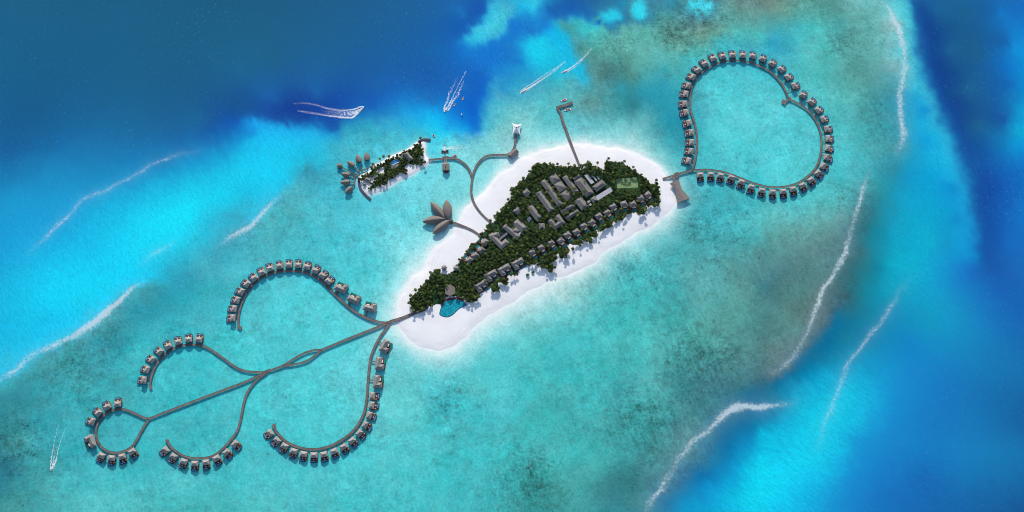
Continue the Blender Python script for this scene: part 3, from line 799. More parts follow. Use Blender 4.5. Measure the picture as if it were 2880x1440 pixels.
def jetty(key, label, k, pts, w, group='timber jetties over the lagoon', smooth=True, material='jetty_plank', pile_step=3.6, name='jetty', water=True, piles=True):
    line = QW(k, pts, DECK) if isinstance(k, str) else k
    line = smooth_line(line, 4.0) if smooth else line
    root = thing(name, label, 'jetty', (0, 0, 0), 0, group)
    _jz[0] += 1
    z = DECK - 0.004 * _jz[0]
    mb = MB()
    Lf, Rt = ribbon(mb, line, w, z - 0.35, z)
    mb.obj('deck', material, root)
    JET[key] = line
    # kerb beams along both edges
    for side, E in (('l', Lf), ('r', Rt)):
        e = MB()
        ribbon(e, E, 0.22, z + 0.002, z + 0.14)
        e.obj('edge_beam', 'dark_plank', root)
    if not piles:
        return root
    pm = MB().tube((0, 0, -1.2), (0, 0, z - 0.36), 0.22, 0.2, 6)
    proto = None
    la = np.array(line)
    seg = np.hypot(*(la[1:] - la[:-1]).T)
    total = seg.sum()
    step = max(pile_step, 2 * total / 98.0)
    s, n, i, acc = step / 2, 0, 0, 0.0
    while s < total and n < 98:
        while i < len(seg) - 1 and acc + seg[i] < s:
            acc += seg[i]
            i += 1
        t = (s - acc) / seg[i]
        p = la[i] + (la[i + 1] - la[i]) * t
        d = (la[i + 1] - la[i]) / seg[i]
        for sg in (-1, 1):
            q = p + np.array((-d[1], d[0])) * sg * (w / 2 - 0.1)
            if proto is None:
                o = proto = pm.obj('piling', 'piling', root)
            else:
                o = proto.copy()
                COL.objects.link(o)
                o.parent = root
            o.location = (q[0], q[1], 0)
            n += 1
        s += step
    return root


def knob(key_pt, r, root):
    """round end of a jetty"""
    x, y = key_pt
    mb = MB()
    ring = [(x + r * math.cos(t * math.pi / 8), y + r * math.sin(t * math.pi / 8)) for t in range(16)]
    mb.prism(ring, DECK - 0.33, DECK + 0.012)
    mb.obj('landing', 'jetty_plank', root)


def build_jetties():
    heart = [(185, 1005), (200, 965), (213, 905), (222, 850), (224, 790), (224, 740), (219, 690), (208, 640), (196, 600), (182, 560), (173, 515),
             (171, 470), (172, 420), (180, 370), (195, 325), (215, 285), (245, 250), (280, 222), (320, 195), (370, 170), (420, 152), (480, 142),
             (540, 140), (600, 147), (660, 160), (715, 182), (770, 208), (815, 240), (855, 278), (885, 315), (910, 355), (930, 400), (942, 432),
             (955, 450), (985, 460), (1030, 485), (1080, 518), (1120, 555), (1150, 595), (1175, 640), (1193, 690), (1203, 745), (1206, 800),
             (1200, 860), (1190, 910), (1172, 960), (1145, 1005), (1105, 1045), (1060, 1080), (1010, 1108), (950, 1127), (880, 1138), (810, 1138),
             (750, 1128), (690, 1112), (640, 1095), (590, 1075), (540, 1055), (490, 1035), (440, 1020), (390, 1010), (340, 1003), (290, 1000),
             (240, 1002), (185, 1006)]
    r = jetty('heart', 'long grey jetty bent into a closed heart shape', 'D', heart, 2.9)
    # viewing platform in the notch of the heart
    mb = MB()
    mb.prism(QW('D', [(900, 445), (935, 460), (918, 492), (888, 472)], DECK), DECK - 0.3, DECK + 0.02)
    mb.prism(QW('D', [(922, 452), (948, 436), (958, 452), (930, 470)], DECK), DECK - 0.28, DECK + 0.008)
    mb.prism(QW('D', [(960, 425), (968, 440), (955, 452), (945, 436)], DECK), DECK - 0.26, DECK + 0.014)
    mb.obj('viewing_platform', 'jetty_plank', r)
    r = jetty('causeway', 'short jetty from the white beach to the tip of the heart ring', 'D', [(-45, 1072), (0, 1060), (62, 1040), (120, 1022), (185, 1008)], 3.2)
    mb = MB()
    mb.prism(QW('D', [(45, 1025), (78, 1018), (84, 1058), (52, 1066)], DECK), DECK - 0.3, DECK + 0.02)
    mb.prism(QW('D', [(30, 1060), (50, 1052), (58, 1092), (38, 1098)], DECK), DECK - 0.28, DECK + 0.01)
    mb.obj('landing', 'jetty_plank', r)
    hub = Q('E', [(2450, 1062)])[0]
    r = jetty('plume_one', 'curling jetty of the uppermost palm frond, ending in a round knob', 'E',
              [(262, 1150), (258, 1060), (262, 980), (275, 890), (300, 800), (335, 715), (385, 620), (445, 540), (520, 470), (610, 405), (700, 365), (800, 335),
               (920, 320), (1030, 318), (1140, 322), (1230, 340), (1320, 375), (1400, 420), (1470, 475), (1540, 540), (1610, 610), (1690, 690), (1770, 765),
               (1850, 835), (1940, 905), (2050, 970), (2170, 1025), (2290, 1058), (2380, 1070), (2450, 1062)], 3.6)
    knob(q1('E', 285, 1145, DECK), 3.0, r)
    r = jetty('root', 'broad jetty leading from the pool end of the island to the palm-shaped jetties', 'S',
              [(1095.5, 906.1), (1100, 903.5), (1130, 895), (1165, 881), (1192, 871), (1199, 866), (1203, 858)], 4.6)
    r = jetty('stem', 'straight trunk of the palm-shaped jetty as far as the lens-shaped split', 'S',
              [(1094, 907.5), (1060, 921), (1000, 945), (950, 965), (905.9, 983.6)], 3.6, smooth=False)
    lensu = Q('G', [(570, 195), (500, 200), (420, 223), (340, 265), (275, 308), (230, 335)])
    lensl = Q('G', [(570, 198), (535, 222), (480, 268), (420, 300), (340, 320), (260, 332), (230, 337)])
    jetty('lens_up', 'upper arm of the lens-shaped split in the palm trunk jetty', 'S', lensu, 3.0)
    jetty('lens_low', 'lower arm of the lens-shaped split in the palm trunk jetty', 'S', lensl, 3.0)
    r = jetty('stem_two', 'long straight jetty from the lens-shaped split to the teardrop loop', 'S',
              Q('G', [(230, 336), (170, 358), (100, 383), (50, 408), (0, 430)]) + [(680, 1078), (600, 1108), (500, 1146), (419, 1177.8)], 3.4)
    r = jetty('plume_two', 'curling jetty of the second palm frond, ending in a small knob', 'F',
              [(581, 548), (578, 510), (590, 450), (610, 395), (645, 335), (690, 290), (730, 250), (790, 222), (860, 203), (930, 198), (1000, 208), (1060, 235),
               (1120, 275), (1190, 325), (1250, 370), (1310, 400), (1370, 415), (1431, 420), (1500, 418), (1545, 400)], 3.3)
    knob(q1('F', 584, 546, DECK), 2.6, r)
    r = jetty('loop', 'closed teardrop loop of jetty at the far end of the palm', 'F',
              [(568, 795), (530, 788), (480, 765), (420, 738), (370, 720), (310, 718), (260, 732), (210, 765), (170, 810), (147, 860), (142, 920), (155, 970),
               (180, 1015), (215, 1045), (260, 1065), (310, 1070), (360, 1060), (410, 1035), (445, 1005), (475, 955), (505, 900), (540, 840), (567, 797)], 3.4)
    r = jetty('plume_three', 'curling jetty of the lower short frond, between the teardrop loop and the long frond', 'F',
              [(713, 968), (730, 1000), (770, 1045), (830, 1085), (900, 1110), (980, 1113), (1050, 1105), (1110, 1080), (1180, 1020), (1235, 955), (1275, 900),
               (1300, 830), (1315, 760), (1330, 680), (1350, 610), (1385, 545), (1431, 490), (1475, 452), (1520, 420)], 3.3)
    knob(q1('F', 716, 972, DECK), 2.8, r)
    r = jetty('plume_four', 'long hook-shaped jetty of the lowermost palm frond', 'G',
              [(150, 850), (170, 890), (200, 930), (250, 980), (320, 1020), (400, 1045), (480, 1055), (560, 1048), (640, 1025), (720, 985), (800, 930),
               (860, 870), (905, 800), (935, 730), (950, 650), (960, 570), (963, 500), (970, 420), (978, 340), (990, 260), (1020, 180), (1060, 100),
               (1100, 40), (1140, -15), (1152, -40)], 3.6)
    knob(q1('G', 155, 852, DECK), 3.2, r)
    jetty('y_stem', 'curved jetty rising from the forest over the beach to the wishbone fork', 'A',
          [(1490, 592), (1485, 650), (1480, 720), (1490, 780), (1515, 850), (1560, 920), (1620, 985), (1685, 1038)], 3.2)
    jetty('y_west', 'arm of the wishbone jetty that reaches the small islet', 'A',
          [(1062, 416), (1130, 412), (1200, 405), (1270, 400), (1330, 405), (1390, 435), (1440, 480), (1470, 530), (1490, 592)], 3.2)
    jetty('y_east', 'arm of the wishbone jetty that bends to the white tent', 'A',
          [(1490, 593), (1510, 525), (1540, 460), (1590, 405), (1650, 375), (1740, 368), (1830, 365), (1870, 345), (1900, 300), (1912, 240), (1916, 175)], 3.2)
    r = jetty('pier', 'long straight pier with an L-shaped head north of the beach', 'S',
              [(1632, 472), (1610, 415), (1592, 365), (1581, 335), (1577, 318), (1567, 301.8)], 3.6, smooth=False)
    jetty('pier_head', 'cross piece at the sea end of the L-shaped pier', 'S', [(1564.5, 303), (1590, 296), (1611, 288)], 4.4, smooth=False)
    jetty('leaf_bridge', 'brown bridge from the leaf-roofed pavilion over the beach to the forest', 'K6',
          [(930, 785), (1000, 803), (1100, 840), (1300, 920), (1450, 990), (1560, 1060), (1650, 1125)], 3.6)
    # thin walkways of the spa huts
    spa = [('main', [(575, 735), (600, 705), (660, 655), (715, 635), (770, 625), (815, 603), (835, 555)], 'walkway joining the upper leaf huts beside the islet'),
           ('low', [(575, 735), (545, 790), (540, 850), (540, 920), (525, 985), (480, 1020)], 'walkway joining the three lower leaf huts beside the islet'),
           ('far', [(575, 735), (500, 700), (400, 645), (255, 575)], 'walkway to the round star-roofed hut beside the islet'),
           ('a', [(660, 655), (610, 620), (550, 570)], 'short spur to the third leaf hut from the east'),
           ('b', [(715, 635), (700, 590), (685, 530)], 'short spur to the second leaf hut from the east'),
           ('c', [(545, 785), (500, 775), (420, 740)], 'short spur to the leaf hut just below the star-roofed hut'),
           ('d', [(540, 908), (480, 908), (420, 908)], 'short spur to the middle one of the lower leaf huts'),
           ('root', [(575, 735), (610, 750), (660, 762)], 'shore end of the walkway from the islet to the leaf huts')]
    for kk, p, lb in spa:
        jetty('spa_' + kk, lb, 'K7', p, 1.7, group='narrow walkways between the leaf huts', name='walkway', pile_step=5)


# ------------------------------------------------------------------ water villas
def villa_proto(mirror):
    s = -1 if mirror else 1

    def X(a, b):
        return (a, b) if s > 0 else (-b, -a)
    t = thing('water_villa', 'prototype', 'villa')
    d = MB()
    d.box(*X(-5.5, 6.0), -6.3, 5.0, DECK - 0.35, DECK + 0.02)
    d.obj('deck', 'timber_deck', t)
    w = MB()
    w.box(-4.7, 4.7, -5.8, 0.2, DECK + 0.03, 5.4)
    w.obj('wall', 'timber_wall', t)
    g = MB()
    g.box(-3.9, 3.9, 0.2, 0.28, DECK + 0.1, 4.2)
    g.obj('glass_door', 'dark_glass', t)
    r = MB()
    r.hip(0, -2.7, 11.4, 8.4, 5.8, 3.6, ridge=3.2, thick=0.45)
    r.obj('roof', 'villa_thatch', t)
    p = MB()
    x0, x1 = X(-5.6, 2.9)
    for a in ((x0, x1, 5.02, 5.6), (x0, x1, 7.6, 8.25), (x0, x0 + 0.6, 5.6, 7.6), (x1 - 0.6, x1, 5.6, 7.6)):
        p.box(a[0], a[1], a[2], a[3], 0.6, DECK + 0.05)
    p.box(x0 + 0.6, x1 - 0.6, 5.6, 7.6, 0.6, 0.9)
    po = p.obj('pool', 'pool_shell', t)
    pw = MB()
    pw.box(x0 + 0.6, x1 - 0.6, 5.6, 7.6, 0.9, DECK - 0.08)
    pw.obj('pool_water', 'pool_blue', po)
    st = MB()
    for i in range(5):
        a, b = X(3.3, 4.9)
        st.box(a, b, 5.02 + 0.55 * i, 5.02 + 0.55 * (i + 1) - 0.02, DECK - 0.45 - 0.28 * i, DECK - 0.25 - 0.28 * i)
    st.obj('steps', 'timber_deck', t)
    wk = MB()
    wk.box(-0.65, 0.65, -1.0, 0.0, DECK - 0.28, DECK - 0.03)
    o = wk.obj('walkway', 'jetty_plank', t)
    o.location = (s * 3.2, -6.3, 0)
    pm = MB().tube((0, 0, -1.2), (0, 0, DECK - 0.35), 0.2, 0.2, 6)
    first = None
    for px_ in (-4.8, 4.8):
        for py_ in (-5.6, 0, 4.0):
            if first is None:
                q = first = pm.obj('post', 'timber_wall', t)
            else:
                q = first.copy()
                COL.objects.link(q)
                q.parent = t
            q.location = (px_, py_, 0)
    return t


def suite_proto(mirror):
    """larger two-wing water villa"""
    s = -1 if mirror else 1

    def X(a, b):
        return (a, b) if s > 0 else (-b, -a)
    t = thing('water_suite', 'prototype', 'villa')
    d = MB()
    d.box(*X(-9.0, 9.4), -7.4, 7.2, DECK - 0.35, DECK + 0.02)
    d.obj('deck', 'timber_deck', t)
    w = MB()
    w.box(-8.4, 8.4, -7.0, -0.6, DECK + 0.03, 5.0)
    w.obj('wall', 'timber_wall', t)
    w = MB()
    a, b = X(2.6, 8.4)
    w.box(a, b, -0.55, 4.6, DECK + 0.03, 5.0)
    w.obj('wing_wall', 'timber_wall', t)
    r = MB()
    r.hip(0, -3.6, 20.5, 9.6, 5.2, 4.3, ridge=11.5, thick=0.45)
    # cross wing
    c = s * 5.6
    vs = [(c - 4.3, -1.0, 5.3), (c + 4.3, -1.0, 5.3), (c + 4.3, 5.6, 5.3), (c - 4.3, 5.6, 5.3), (c, -3.2, 9.1), (c, 2.4, 9.1),
          (c - 4.3, 5.6, 4.9), (c + 4.3, 5.6, 4.9), (c + 4.3, -1, 4.9), (c - 4.3, -1, 4.9)]
    r.add(vs, [(1, 2, 5, 4), (2, 3, 5), (3, 0, 4, 5), (3, 2, 7, 6), (2, 1, 8, 7), (0, 3, 6, 9), (6, 7, 8, 9)])
    r.obj('roof', 'suite_thatch', t)
    cn = MB()
    a, b = X(-6.2, -1.4)
    cn.box(a, b, 1.35, 3.0, 4.55, 4.75)
    for x in (a + 0.2, b - 0.3):
        cn.box(x, x + 0.1, 2.8, 2.9, DECK + 0.03, 4.55)
    cn.obj('canopy', 'white_canopy', t)
    p = MB()
    x0, x1 = X(-8.8, -0.6)
    for q in ((x0, x1, 4.2, 4.6), (x0, x1, 6.85, 7.25), (x0, x0 + 0.4, 4.6, 6.85), (x1 - 0.4, x1, 4.6, 6.85)):
        p.box(q[0], q[1], q[2], q[3], DECK + 0.03, DECK + 0.3)
    po = p.obj('pool', 'pool_shell', t)
    pw = MB()
    pw.box(x0 + 0.4, x1 - 0.4, 4.6, 6.85, DECK + 0.03, DECK + 0.22)
    pw.obj('pool_water', 'pool_green', po)
    wk = MB()
    wk.box(-1.0, 1.0, -1.0, 0.0, DECK - 0.28, DECK - 0.03)
    o = wk.obj('walkway', 'jetty_plank', t)
    o.location = (-s * 2.5, -7.4, 0)
    pm = MB().tube((0, 0, -1.2), (0, 0, DECK - 0.35), 0.25, 0.25, 6)
    first = None
    for px_ in (-8.2, 0, 8.2):
        for py_ in (-6.6, 6.4):
            if first is None:
                q = first = pm.obj('post', 'timber_wall', t)
            else:
                q = first.copy()
                COL.objects.link(q)
                q.parent = t
            q.location = (px_, py_, 0)
    return t


VIL = {
 'heart': ('D', 'heart', [(142, 930), (160, 857), (166, 788), (163, 712), (146, 638), (122, 555), (113, 485), (120, 405), (140, 338), (176, 268), (220, 212), (278, 160),
           (347, 118), (422, 100), (502, 90), (585, 92), (665, 98), (745, 122), (822, 160), (895, 207), (951, 270), (1003, 340), (1064, 408), (1133, 465), (1188, 530),
           (1230, 602), (1260, 682), (1270, 758), (1268, 835), (1258, 910), (1228, 980), (1185, 1040), (1128, 1097), (1062, 1140), (985, 1172), (905, 1190),
           (820, 1195), (733, 1182), (649, 1155), (570, 1115), (490, 1080), (408, 1065), (333, 1058), (251, 1060)],
           'the heart ring', 'clockwise from the causeway'),
 'plume_one': ('E', 'plume_one', [(152, 1005), (172, 868), (218, 740), (282, 615), (367, 500), (476, 410), (590, 325), (715, 265), (855, 230), (992, 213), (1130, 215),
               (1262, 240), (1390, 295), (1500, 370), (1590, 455)], 'the uppermost palm frond', 'from its knobbed end'),
 'plume_two': ('F', 'plume_two', [(515, 485), (540, 397), (583, 315), (648, 250), (720, 200), (803, 165), (890, 145), (975, 145)], 'the second palm frond', 'from its knobbed end'),
 'loop': ('F', 'loop', [(100, 815), (155, 740), (230, 688), (320, 662)], 'the top of the teardrop loop', 'clockwise'),
 'loop_low': ('F', 'loop', [(445, 1075), (358, 1118), (268, 1130), (182, 1108)], 'the bottom of the teardrop loop', 'clockwise'),
 'plume_three': ('F', 'plume_three', [(695, 1060), (762, 1115), (845, 1157), (938, 1175), (1030, 1165), (1122, 1130), (1205, 1080), (1275, 1010)],
                 'the lower short frond', 'from its knobbed end'),
 'plume_four': ('G', 'plume_four', [(110, 925), (172, 992), (240, 1045), (322, 1090), (408, 1115), (500, 1125), (590, 1118), (680, 1090), (765, 1050), (840, 995),
                (905, 928), (957, 855), (995, 768), (1017, 678), (1022, 597)], 'the lowermost palm frond', 'from its knobbed end'),
}
SUITES = [('E', 'plume_one', (1757, 553), 'the uppermost palm frond, next to the small villas', (0.42, 0.91)),
          ('E', 'plume_one', (1942, 712), 'the uppermost palm frond, the middle one of three', (0.42, 0.91)),
          ('E', 'plume_one', (2170, 832), 'the uppermost palm frond, nearest to the beach', (0.25, 0.97)),
          ('G', 'plume_four', (1125, 170), 'the lowermost palm frond, nearest to the beach', None),
          ('G', 'plume_four', (1078, 315), 'the lowermost palm frond, the middle one of three', None),
          ('G', 'plume_four', (1060, 472), 'the lowermost palm frond, next to the small villas', None),
          ('F', 'loop', (91, 983), 'the outer bend of the teardrop loop', None)]
LAND = []      # named places on the ground, for labels: (name, x, y)


def parasol(loc, label, rz):
    global _par
    if _par is None:
        t = thing('parasol', label, 'parasol', loc, rz, 'orange parasols on the villa decks')
        MB().tube((0, 0, 0), (0, 0, 2.5), 0.05, 0.05, 5).obj('pole', 'white_paint', t)
        ring = [(1.15 * math.cos(k * math.pi / 4), 1.15 * math.sin(k * math.pi / 4), 2.1) for k in range(8)]
        MB().fan(ring, (0, 0, 2.65), 0.08).obj('canopy', 'orange_cloth', t)
        _par = t
        return t
    return dup(_par, loc, rz, label)


def daybed(loc, label, rz):
    global _bed
    if _bed is None:
        t = thing('daybed', label, 'daybed', loc, rz, 'white daybeds on the villa decks')
        b = MB()
        b.box(-0.95, 0.95, -0.95, 0.95, 0.25, 0.4)
        for sx in (-0.85, 0.75):
            for sy in (-0.85, 0.75):
                b.box(sx, sx + 0.1, sy, sy + 0.1, 0, 0.25)
        b.obj('frame', 'timber_wall', t)
        c = MB()
        c.box(-0.92, 0.92, -0.92, 0.92, 0.4, 0.62, 0.05)
        c.obj('cushion', 'warm_cushion', t)
        _bed = t
        return t
    return dup(_bed, loc, rz, label)


_par = _bed = None


def nearest(pt, line):
    P = np.array(line)
    best = None
    for i in range(len(P) - 1):
        ab = P[i + 1] - P[i]
        t = np.clip(((pt - P[i]) @ ab) / (ab @ ab + 1e-9), 0, 1)
        q = P[i] + ab * t
        d = np.hypot(*(pt - q))
        if best is None or d < best[0]:
            best = (d, q)
    return best


def build_villas():
    protos = {}
    for key, (k, jk, pts, where, frm) in VIL.items():
        for i, (x, y) in enumerate(pts):
            c = np.array(q1(k, x, y, 3.5))
            d, q = nearest(c, JET[jk])
            dv = (c - q) / d
            mirror = dv[1] < -0.25
            rz = math.atan2(-dv[0], dv[1])
            org = c - dv * 0.6
            who = ordinal(i + 1)
            label = 'thatched water villa, %s on %s %s' % (who, where, frm)
            if mirror not in protos:
                protos[mirror] = villa_proto(mirror)
                r = protos[mirror]
                r.location = (*org, 0)
                r.rotation_euler = (0, 0, rz)
                r['label'] = label
                r['group'] = 'small thatched water villas'
            else:
                r = dup(protos[mirror], (*org, 0), rz, label)
            # the bridge to the jetty
            gap = max(1.0, np.hypot(*(org - q)) - 6.3 - 1.2)
            for ch in r.children:
                if ch.name.startswith('walkway'):
                    ch.scale = (1, gap, 1)
            s = -1 if mirror else 1
            ca, sa = math.cos(rz), math.sin(rz)

            def at(lx, ly):
                return (org[0] + lx * ca - ly * sa, org[1] + lx * sa + ly * ca, DECK + 0.022)
            daybed(at(s * -0.6, 3.5), 'white daybed of the %s water villa on %s %s' % (who, where, frm), rz)
            parasol(at(s * 4.5, 3.4), 'orange parasol of the %s water villa on %s %s' % (who, where, frm), rz)
    sp = {}
    for k, jk, (x, y), where, ov in SUITES:
        c = np.array(q1(k, x, y, 4.0))
        d, q = nearest(c, JET[jk])
        dv = np.array(ov) if ov else (c - q) / d
        dv = dv / np.hypot(*dv)
        rz = math.atan2(-dv[0], dv[1])
        mirror = False
        org = c - dv * 0.4
        label = 'large two-wing water villa on %s' % where
        if mirror not in sp:
            sp[mirror] = suite_proto(mirror)
            r = sp[mirror]
            r.location = (*org, 0)
            r.rotation_euler = (0, 0, rz)
            r['label'] = label
            r['group'] = 'large two-wing water villas'
        else:
            r = dup(sp[mirror], (*org, 0), rz, label)
        gap = max(1.0, np.hypot(*(org - q)) - 7.4 - 1.2)
        for ch in r.children:
            if ch.name.startswith('walkway'):
                ch.scale = (1, gap, 1)

# ------------------------------------------------------------------ buildings on the land
BLOCK = []     # footprints in the photograph's pixels that keep the trees off


def quad_frame(pts, z):
    """four corners in order -> centre, long side, short side, angle of the long side"""
    P = [np.array(W(x, y, z)) for x, y in pts]
    c = sum(P) / 4
    e1 = ((P[1] - P[0]) + (P[2] - P[3])) / 2
    e2 = ((P[2] - P[1]) + (P[3] - P[0])) / 2
    l1, l2 = np.hypot(*e1), np.hypot(*e2)
    if l1 < l2:
        e1, e2, l1, l2 = e2, e1, l2, l1
    return c, l1, l2, math.atan2(e1[1], e1[0])


def hall(label, k, corners, eave=5.2, pitch=0.34, material='grey_shingle', name='hall', cat='building', group=None, short=None, ridge=None, overhang=0.9):
    pts = Q(k, corners)
    BLOCK.append(pts)
    c, l, w, a = quad_frame(pts, eave)
    l, w = l * 1.03, w * 1.06
    t = thing(name, label, cat, (c[0], c[1], GROUND), a, group)
    wb = MB().box(-l / 2 + overhang, l / 2 - overhang, -w / 2 + overhang, w / 2 - overhang, 0, eave - GROUND - 0.25)
    wb.obj('wall', 'timber_wall', t)
    h = max(1.6, w / 2 * pitch * 1.5)
    rb = MB()
    rb.hip(0, 0, l, w, eave - GROUND, h, ridge=ridge if ridge is not None else max(0.4, l - w * 0.75), thick=0.4)
    ro = rb.obj('roof', material, t)
    # ridge cap as a sub-part
    r = ridge if ridge is not None else max(0.4, l - w * 0.75)
    MB().box(-r / 2 - 0.1, r / 2 + 0.1, -0.22, 0.22, eave - GROUND + h - 0.1, eave - GROUND + h + 0.12).obj('ridge_cap', 'beach_shingle', ro)
    if short:
        LAND.append((short, c[0], c[1]))
    return t


def wings(label, k, segs, width, eave=5.4, h=2.6, material='grey_shingle', name='hall', cat='building', group=None, short=None):
    """building of several gabled wings along centre lines (pixels of frame k)"""
    first = QW(k, segs[0], eave)
    c0 = np.mean([p for s in segs for p in QW(k, s, eave)], axis=0)
    t = thing(name, label, cat, (c0[0], c0[1], GROUND), 0, group)
    rb, wb = MB(), MB()
    for i, s in enumerate(segs):
        a, b = (np.array(p) - c0 for p in QW(k, s, eave))
        d = (b - a) / np.hypot(*(b - a))
        n = np.array((-d[1], d[0])) * width / 2
        a2, b2 = a - d * width / 2, b + d * width / 2
        z = eave - GROUND - 0.004 * i
        vs = [(*(a2 - n), z), (*(b2 - n), z), (*(b2 + n), z), (*(a2 + n), z), (*a, z + h), (*b, z + h)]
        vs += [(x, y, zz - 0.4) for x, y, zz in vs[:4]]
        rb.add(vs, [(0, 1, 5, 4), (1, 2, 5), (2, 3, 4, 5), (3, 0, 4), (1, 0, 6, 7), (2, 1, 7, 8), (3, 2, 8, 9), (0, 3, 9, 6), (6, 9, 8, 7)])
        wn = n * 0.82
        wb.prism([tuple(a2 + d * .9 - wn), tuple(b2 - d * .9 - wn), tuple(b2 - d * .9 + wn), tuple(a2 + d * .9 + wn)], 0.0 + 0.003 * i, z - 0.25)
        # footprint in pixels
        q = Q(k, s)
        (x0, y0), (x1, y1) = q
        L = math.hypot(x1 - x0, y1 - y0)
        wp = width / 0.57 / 2
        ux, uy = (x1 - x0) / L, (y1 - y0) / L
        BLOCK.append([(x0 - ux * wp - uy * -wp, y0 - uy * wp - ux * wp), (x1 + ux * wp + uy * wp, y1 + uy * wp - ux * wp),
                      (x1 + ux * wp - uy * wp, y1 + uy * wp + ux * wp), (x0 - ux * wp - uy * wp, y0 - uy * wp + ux * wp)])
    wb.obj('wall', 'timber_wall', t)
    rb.obj('roof', material, t)
    if short:
        LAND.append((short, c0[0], c0[1]))
    return t


def flat_block(label, k, corners, z1=4.2, material='pale_concrete', name='flat_roofed_shed', cat='shed', group=None, short=None):
    pts = Q(k, corners)
    BLOCK.append(pts)
    P = [W(x, y, z1) for x, y in pts]
    c = np.mean(P, axis=0)
    t = thing(name, label, cat, (c[0], c[1], GROUND), 0, group)
    loc = [(p[0] - c[0], p[1] - c[1]) for p in P]
    inner = [(x * 0.94, y * 0.94) for x, y in loc]
    MB().prism(inner, 0, z1 - GROUND - 0.3).obj('wall', 'timber_wall', t)
    MB().prism(loc, z1 - GROUND - 0.3, z1 - GROUND).obj('roof', material, t)
    if short:
        LAND.append((short, c[0], c[1]))
    return t


def build_halls():
    g = 'grey hip-roofed halls on the island'
    H = lambda *a, **kw: hall(*a, group=g, **kw)
    H('square grey pyramid roof, the northernmost in the row of three squares', 'L1', [(1790, 580), (2000, 455), (2130, 650), (1950, 778)], short='northern square roof', ridge=0.6)
    H('square grey pyramid roof, middle one in the row of three squares', 'L1', [(1965, 790), (2140, 668), (2312, 885), (2125, 1004)], short='middle square roof', ridge=0.6)
    H('square grey pyramid roof, southernmost in the row of three squares', 'L1', [(2145, 1040), (2315, 928), (2488, 1130), (2310, 1250)], short='southern square roof', ridge=0.6)
    H('longest narrow grey hall, beside the three square roofs', 'B', [(808, 412), (862, 385), (1046, 638), (992, 669)], short='longest hall')
    H('long narrow grey hall, outermost to the west of the long halls', 'B', [(757, 532), (812, 500), (953, 692), (896, 728)], short='western long hall')
    H('small square grey roof alone in the trees, next to the wishbone jetty beach', 'B', [(612, 528), (665, 472), (713, 520), (660, 570)], eave=4.6, short='lone square roof')
    H('small square grey roof between the lone hut and the reception wings', 'B', [(525, 712), (572, 662), (613, 705), (566, 757)], eave=4.6, short='small western roof')
    H('grey hall with a palm tuft over its upper end, near the small concrete tank', 'B', [(662, 678), (722, 642), (824, 775), (769, 813)], short='tuft hall')
    H('narrow grey hall between the square roofs and the widest hall', 'B', [(1035, 366), (1080, 340), (1206, 505), (1160, 533)], short='narrow hall')
    H('widest long grey hall beside the lawn with white sheds', 'B', [(1160, 408), (1238, 362), (1358, 520), (1283, 574)], pitch=0.32, short='widest hall')
    H('short lean-to grey roof at the top end of the widest hall', 'B', [(1143, 378), (1203, 331), (1228, 354), (1163, 397)], eave=4.6, pitch=0.25)
    H('broad grey hall between the small twin roofs and the widest hall', 'B', [(1158, 603), (1232, 560), (1306, 660), (1240, 708)], short='broad hall')
    H('low grey twin roof, the one nearer to the broad hall top', 'B', [(1010, 712), (1140, 636), (1172, 663), (1036, 741)], eave=4.8, short='upper twin roof')
    H('low grey twin roof half hidden by trees, south of the other twin', 'B', [(1057, 773), (1190, 693), (1210, 723), (1090, 809)], eave=4.8, short='lower twin roof')
    H('tiny square grey roof between the reception and the U-shaped building', 'B', [(792, 838), (853, 835), (856, 897), (795, 899)], eave=4.6, short='tiny square roof')
    H('grey hip roof beside the green yard with white sheds', 'L2', [(580, 738), (790, 550), (906, 692), (660, 848)], short='yard hall')
    H('small brown-grey hip roof at the end of the long white shed', 'L2', [(510, 1025), (612, 963), (692, 1050), (597, 1132)], eave=4.8, short='shed-end roof')
    H('pale stone-roofed reception hall, the northernmost of the reception wings', 'B', [(515, 842), (574, 795), (676, 880), (616, 940)], material='beach_shingle', short='upper reception hall')
    wings('grey U-shaped building open to the north-west', 'B', [[(922, 822), (964, 872)], [(964, 872), (1028, 828)], [(1028, 828), (994, 777)]], 9.0, group=g, short='U-shaped building')
    wings('grey C-shaped reception building at the bridge', 'L5', [[(1800, 560), (1690, 590)], [(1690, 590), (1935, 845)], [(1935, 845), (2035, 755)]], 9.4, group=g,
          material='beach_shingle', short='C-shaped reception')
    wings('grey reception wing with a short side stub and white canopy end', 'L5', [[(2055, 360), (2330, 595)], [(2230, 500), (2300, 450)]], 9.0, group=g, material='beach_shingle', short='reception wing')
    t = thing('covered_bridge', 'dark covered bridge between the two reception buildings', 'bridge', (*q1('L5', 1980, 600, 3), GROUND))
    p0, p1 = (np.array(q1('L5', *p, 3)) - np.array(q1('L5', 1980, 600, 3)) for p in ((1870, 690), (2085, 520)))
    MB().obox(p0, p1, 13, 0.05, 0.4).obj('deck', 'dark_glass', t)
    MB().obox(p0, p1, 3.4, 2.6, 2.9).obj('roof', 'grey_shingle', t)
    BLOCK.append(Q('L5', [(1800, 640), (2060, 430), (2170, 610), (1930, 760)]))
    t = thing('sun_terrace', 'small red-brown terrace at the tip of the reception wing', 'terrace', (*q1('L5', 1995, 325, 2.4), GROUND))
    c = np.array(q1('L5', 1995, 325, 2.4))
    MB().prism([tuple(np.array(p) - c) for p in QW('L5', [(1930, 340), (2020, 268), (2075, 290), (1985, 375)], 2.4)], 0, 0.8).obj('deck', 'red_deck', t)
    BLOCK.append(Q('L5', [(1930, 340), (2020, 268), (2075, 290), (1985, 375)]))
    gs = 'white flat-roofed sheds in the service yard'
    flat_block('largest white flat-roofed shed in the service yard', 'L2', [(372, 458), (440, 412), (612, 625), (540, 672)], group=gs, short='largest white shed')
